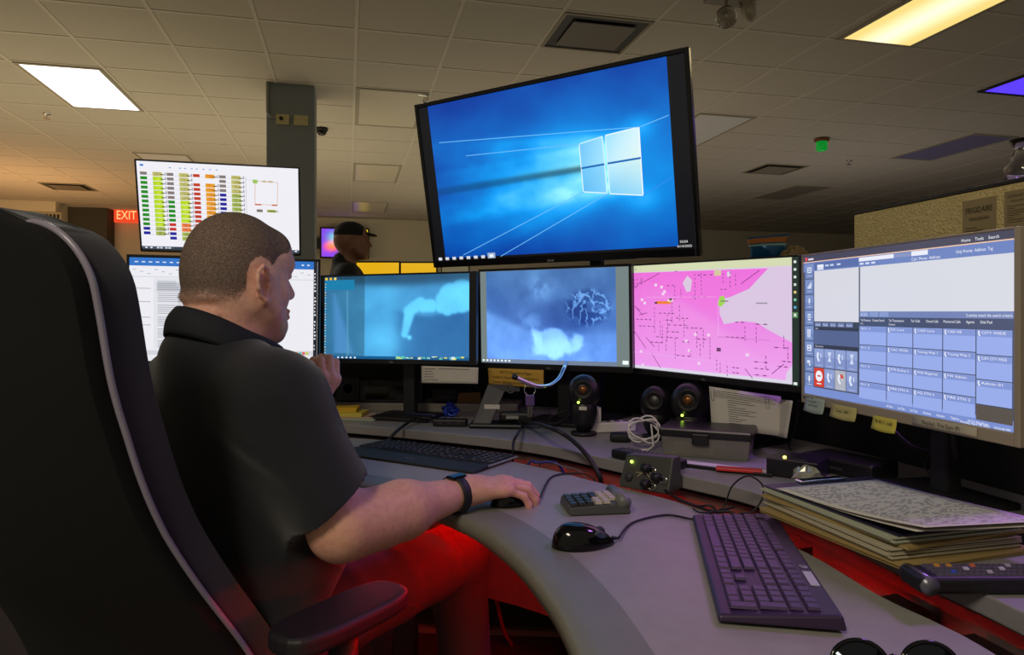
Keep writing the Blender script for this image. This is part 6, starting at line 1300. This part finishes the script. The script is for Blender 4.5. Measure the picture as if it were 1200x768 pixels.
# smart band on the right wrist
b = MB(); b.smooth = True; wa = (WR-EL).normalized(); q = wa.to_track_quat('Z', 'Y').to_matrix(); c = WR-wa*.022-V3((T0.x, T0.y, 0))
def band_(u, v): a = 2*math.pi*u; return tuple(c+q @ V3((.0345*math.cos(a), .0345*math.sin(a), -.010+.020*v)))
b.grid(band_, 40, 3, True); wb = obj('smart_band', b, mat('band_rubber', '14161c', .5), OP); s = wb.modifiers.new('s', 'SOLIDIFY'); s.thickness = .003; s.offset = 1
upn = (UP-wa*UP.dot(wa)).normalized(); sd = wa.cross(upn); Mb = Matrix((( *sd, 0), (*wa, 0), (*upn, 0), (0, 0, 0, 1))).transposed(); Mb.translation = Vector((0, 0, 0))
Mb = Matrix.Identity(4)
for i_, vec in enumerate((sd, wa, upn)):
    for j_ in range(3): Mb[j_][i_] = vec[j_]
b = MB(); b.box(-.010, .010, -.019, .019, 0, .006); w2 = obj('display', b, mat('band_glass', '0c1020', .08), wb, bevel=.002); w2.matrix_basis = Matrix.Translation(c+upn*.034+sd*.004) @ Mb
# ---- the person in a cap far behind
P0 = V3((-1.07, 4.48, 0)); BM = Matrix.Translation(P0) @ Matrix.Rotation(rad(-78), 4, 'Z')
bg = Body(Matrix.Translation(P0+V3((.03, 0, 1.635))) @ Matrix.Rotation(rad(-70), 4, 'Z')); head(bg)
bg.cap((0, -.02, -.06), (0, -.035, -.16), .052, .055, .03); bg.M = BM
bg.ell((0, 0, 1.28), (.19, .12, .20), .05); bg.ell((0, .02, 1.05), (.165, .125, .18), .05); bg.ell((0, 0, .93), (.17, .13, .12), .05); bg.cap((-.16, 0, 1.40), (.16, 0, 1.40), .06, .06, .05)
for s_ in (-1, 1):
    bg.cap((s_*.20, 0, 1.39), (s_*.23, -.02, 1.12), .050, .042, .03); bg.cap((s_*.23, -.02, 1.12), (s_*.21, .16, .95), .040, .027, .02); bg.cap((s_*.09, 0, .90), (s_*.10, .04*s_, .48), .082, .058, .03); bg.cap((s_*.10, .04*s_, .48), (s_*.10, .02*s_-.03, .09), .056, .038, .02); bg.cap((s_*.10, .02*s_-.05, .05), (s_*.11, .02*s_+.13, .04), .040, .034, .02)
    wv = BM @ V3((s_*.21, .17, .945)); hand(bg, wv, BM.to_3x3() @ V3((0, .8, -.4)), BM.to_3x3() @ V3((s_*.8, .2, .3)), -s_, [(.3, .4, .3)]*4, .05)
BO = sdf_obj('person', bg, .009, skin_mat('walker_skin', '8a6048'), colf=lambda P: np.tile(np.array(lin('8a5f48')), (len(P), 1)), origin=tuple(P0))
tag(BO, 'person in a dark cap and black jacket standing far behind the monitors', 'person')
jk = Body(BM); jk.ell((0, 0, 1.28), (.21, .14, .21), .05); jk.ell((0, .02, 1.05), (.185, .145, .19), .05); jk.cap((-.17, 0, 1.41), (.17, 0, 1.41), .07, .07, .05); jk.cap((0, -.03, 1.44), (0, -.03, 1.50), .07, .066, .03)
for s_ in (-1, 1): jk.cap((s_*.205, 0, 1.39), (s_*.235, -.02, 1.12), .062, .054, .03); jk.cap((s_*.235, -.02, 1.12), (s_*.213, .15, .96), .052, .040, .02)
q = sdf_obj('jacket', jk, .010, mat('jacket_black', '17181a', .8), None, origin=tuple(P0)); q.parent = BO; q.location = (0, 0, 0)
jt = Body(BM); jt.ell((0, 0, .93), (.185, .145, .13), .05)
for s_ in (-1, 1): jt.cap((s_*.09, 0, .90), (s_*.10, .04*s_, .48), .094, .072, .03); jt.cap((s_*.10, .04*s_, .48), (s_*.10, .02*s_-.03, .10), .070, .056, .02)
q = sdf_obj('trousers', jt, .012, mat('trouser_dark', '1a1a20', .9), None, origin=tuple(P0)); q.parent = BO; q.location = (0, 0, 0)
ch = Body(bg.M); ch.M = Matrix.Translation(P0+V3((.03, 0, 1.635))) @ Matrix.Rotation(rad(-70), 4, 'Z')
ch.ell((0, -.010, .045), (.086, .106, .082), .02); ch.ell((0, .105, .045), (.062, .060, .010), .01, rot=(rad(-8), 0, 0)); ch.post = None
Hi = np.array(ch.M.inverted())
q = sdf_obj('cap', ch, .006, mat('cap_black', '141416', .8), None, origin=tuple(P0), keep=lambda P: (P @ Hi[:3, :3].T+Hi[:3, 3])[:, 2] > .030); q.parent = BO; q.location = (0, 0, 0)
# ================================================================ the operator's chair
m_mesh = mat('chair_mesh_black', '050506', .95, bump=.6, bscale=700, var=.2, vscale=300); m_side = mat('chair_fabric_side', '14121b', .7, sheen=.25); m_pip = mat('chair_piping', '8a8494', .25)
CH = thing('office_chair', 'tall black high-back office chair holding the seated man', 'chair', (-.622, 1.242, 0), rad(-20))
CM = Matrix.Translation((-.622, 1.242, 0)) @ Matrix.Rotation(rad(-20), 4, 'Z'); Ci = CM.inverted()
ocurve = [(.47, .05), (.53, .02), (.59, -.006), (.63, -.026), (.71, -.082), (.792, -.136), (.86, -.174), (.923, -.205), (1.06, -.250), (1.20, -.272), (1.32, -.300)]
def oz(z_):
    for (z0, o0_), (z1, o1) in zip(ocurve, ocurve[1:]):
        if z_ <= z1: t = (z_-z0)/(z1-z0); t = max(0, t); return o0_+(o1-o0_)*t
    return ocurve[-1][1]
def ozs(z_): return sum(oz(z_+d) for d in (-.05, -.03, -.015, 0, .015, .03, .05))/7
ZT = 1.288
def wz(z_):
    w_ = .235+(0 if z_ > .85 else .03*((.85-z_)/.35))
    w_ += .005
    if z_ > 1.200: w_ -= .09*(1-math.sqrt(max(0, 1-((z_-1.200)/(ZT-1.200))**2)))
    return w_
def back_pt(t, v, off, inset=0):      # t in -1..1 across, v 0..1 up
    z_ = .48+(ZT-.48)*(1-(1-v)**1.6) if True else 0
    z_ = min(z_, ZT-.0008); w_ = max(.004, wz(z_)-inset)
    return (w_*t, ozs(z_)+off+.035*(t*t-1)*min(1, w_/.2), z_-.030*(1-math.exp(-((t-.6)/.35)**2))*min(1, max(0, (z_-1.0)/.2)))
def surf(off0, off1, inset, m, name, parent, tf=1):
    b = MB(); b.smooth = True; nu, nv = 25, 44; vs = []; fs = []
    for off_ in (off0, off1):
        for j in range(nv):
            for i in range(nu): vs.append(back_pt(-1+2*i/(nu-1), j/(nv-1), off_, inset))
    N_ = nu*nv
    for j in range(nv-1):
        for i in range(nu-1): a = j*nu+i; fs.append((a, a+nu, a+nu+1, a+1)); fs.append((N_+a, N_+a+1, N_+a+nu+1, N_+a+nu))
    for j in range(nv-1): a = j*nu; fs.append((a, N_+a, N_+a+nu, a+nu)); a = j*nu+nu-1; fs.append((a, a+nu, N_+a+nu, N_+a))
    for i in range(nu-1): fs.append((i, i+1, N_+i+1, N_+i)); a = (nv-1)*nu+i; fs.append((a, N_+a, N_+a+1, a+1))
    b.add(vs, fs); return obj(name, b, m, parent, bevel=0)
bk = surf(-.088, -.056, .004, m_mesh, 'back_shell', CH); cu = surf(-.056, .0, .0, m_side, 'back_cushion', CH)
for o in (bk, cu):
    s = o.modifiers.new('b', 'BEVEL'); s.width = .010; s.segments = 3; s.limit_method = 'ANGLE'; s.angle_limit = rad(50)
edge = [back_pt(1, v/60, -.064, -.003) for v in range(61)]+[back_pt(-1, v/60, -.064, -.003) for v in range(60, -1, -1)]
b = MB(); b.smooth = True; b.tube(edge, .0045, 8); obj('piping', b, m_pip, bk)
# lower torso side bolster, seat, mechanism, base
b = MB(); b.smooth = False; s0 = [(-.24, -.20), (.24, -.20), (.25, .10), (.22, .25), (-.22, .25), (-.25, .10)]; b.prism([(x, y+.02) for x, y in s0], .42, .49); so_ = obj('seat', b, m_side, CH, bevel=.03, seg=4)
b = MB(); b.box(-.10, .10, -.12, .10, .37, .42); obj('mechanism', b, m_blk, CH, bevel=.01)
b = MB(); b.tube([V3((0, -.1, .39)), V3((0, -.22, .42)), V3((0, -.30, .56)), V3((0, -.33, .72))], [.025, .025, .022, .018], 10); obj('back_bracket', b, m_blk, CH)
b = MB(); b.smooth = True; b.lathe([(.028, .10), (.028, .37)], 18); obj('gas_column', b, m_blk, CH)
for i in range(5):
    a = rad(72*i+10); dx, dy = math.cos(a), math.sin(a); b = MB(); b.smooth = True; b.tube([(0, 0, .105), (dx*.15, dy*.15, .10), (dx*.30, dy*.30, .075)], [.030, .022, .016], 10); lg = obj('base_leg', b, m_blk, CH)
    b = MB(); b.smooth = True; b.M = Matrix.Translation((dx*.31, dy*.31, .030)) @ Matrix.Rotation(a, 4, 'Z') @ Matrix.Rotation(rad(90), 4, 'X'); b.lathe([(.029, -.022), (.030, -.008), (.022, -.006), (.022, .006), (.030, .008), (.029, .022)], 18); obj('caster', b, m_blk, lg)
# arm rests
m_arm = mat('armrest_pad', '121117', .55)
for s_, (ox, oy) in ((1, (.015, 0)), (-1, (0, 0))):
    c = Ci @ T(s_*.285+ox+.012*s_, .025, .665); cx_, cy_ = c.x, c.y
    b = MB(); b.smooth = False; L_ = .125; W2 = .052
    outl = []
    for k in range(32):
        a = 2*math.pi*k/32; ca_, sa_ = math.cos(a), math.sin(a); outl.append((cx_+W2*math.copysign(abs(ca_)**.6, ca_), cy_+L_*math.copysign(abs(sa_)**.6, sa_)))
    an = rad(-14*s_); outl = [(cx_+(x-cx_)*math.cos(an)-(y-cy_)*math.sin(an), cy_+(x-cx_)*math.sin(an)+(y-cy_)*math.cos(an)) for x, y in outl]; b.prism(outl, .655, .687); ap = obj('armrest', b, m_arm, CH, bevel=.010, seg=4)
    b = MB(); b.smooth = True; b.tube([(s_*.16, .0, .40), (s_*.26, .0, .42), (cx_*1.0, cy_, .50), (cx_, cy_, .65)], [.02, .022, .024, .024], 12); obj('armrest_post', b, m_blk, CH)
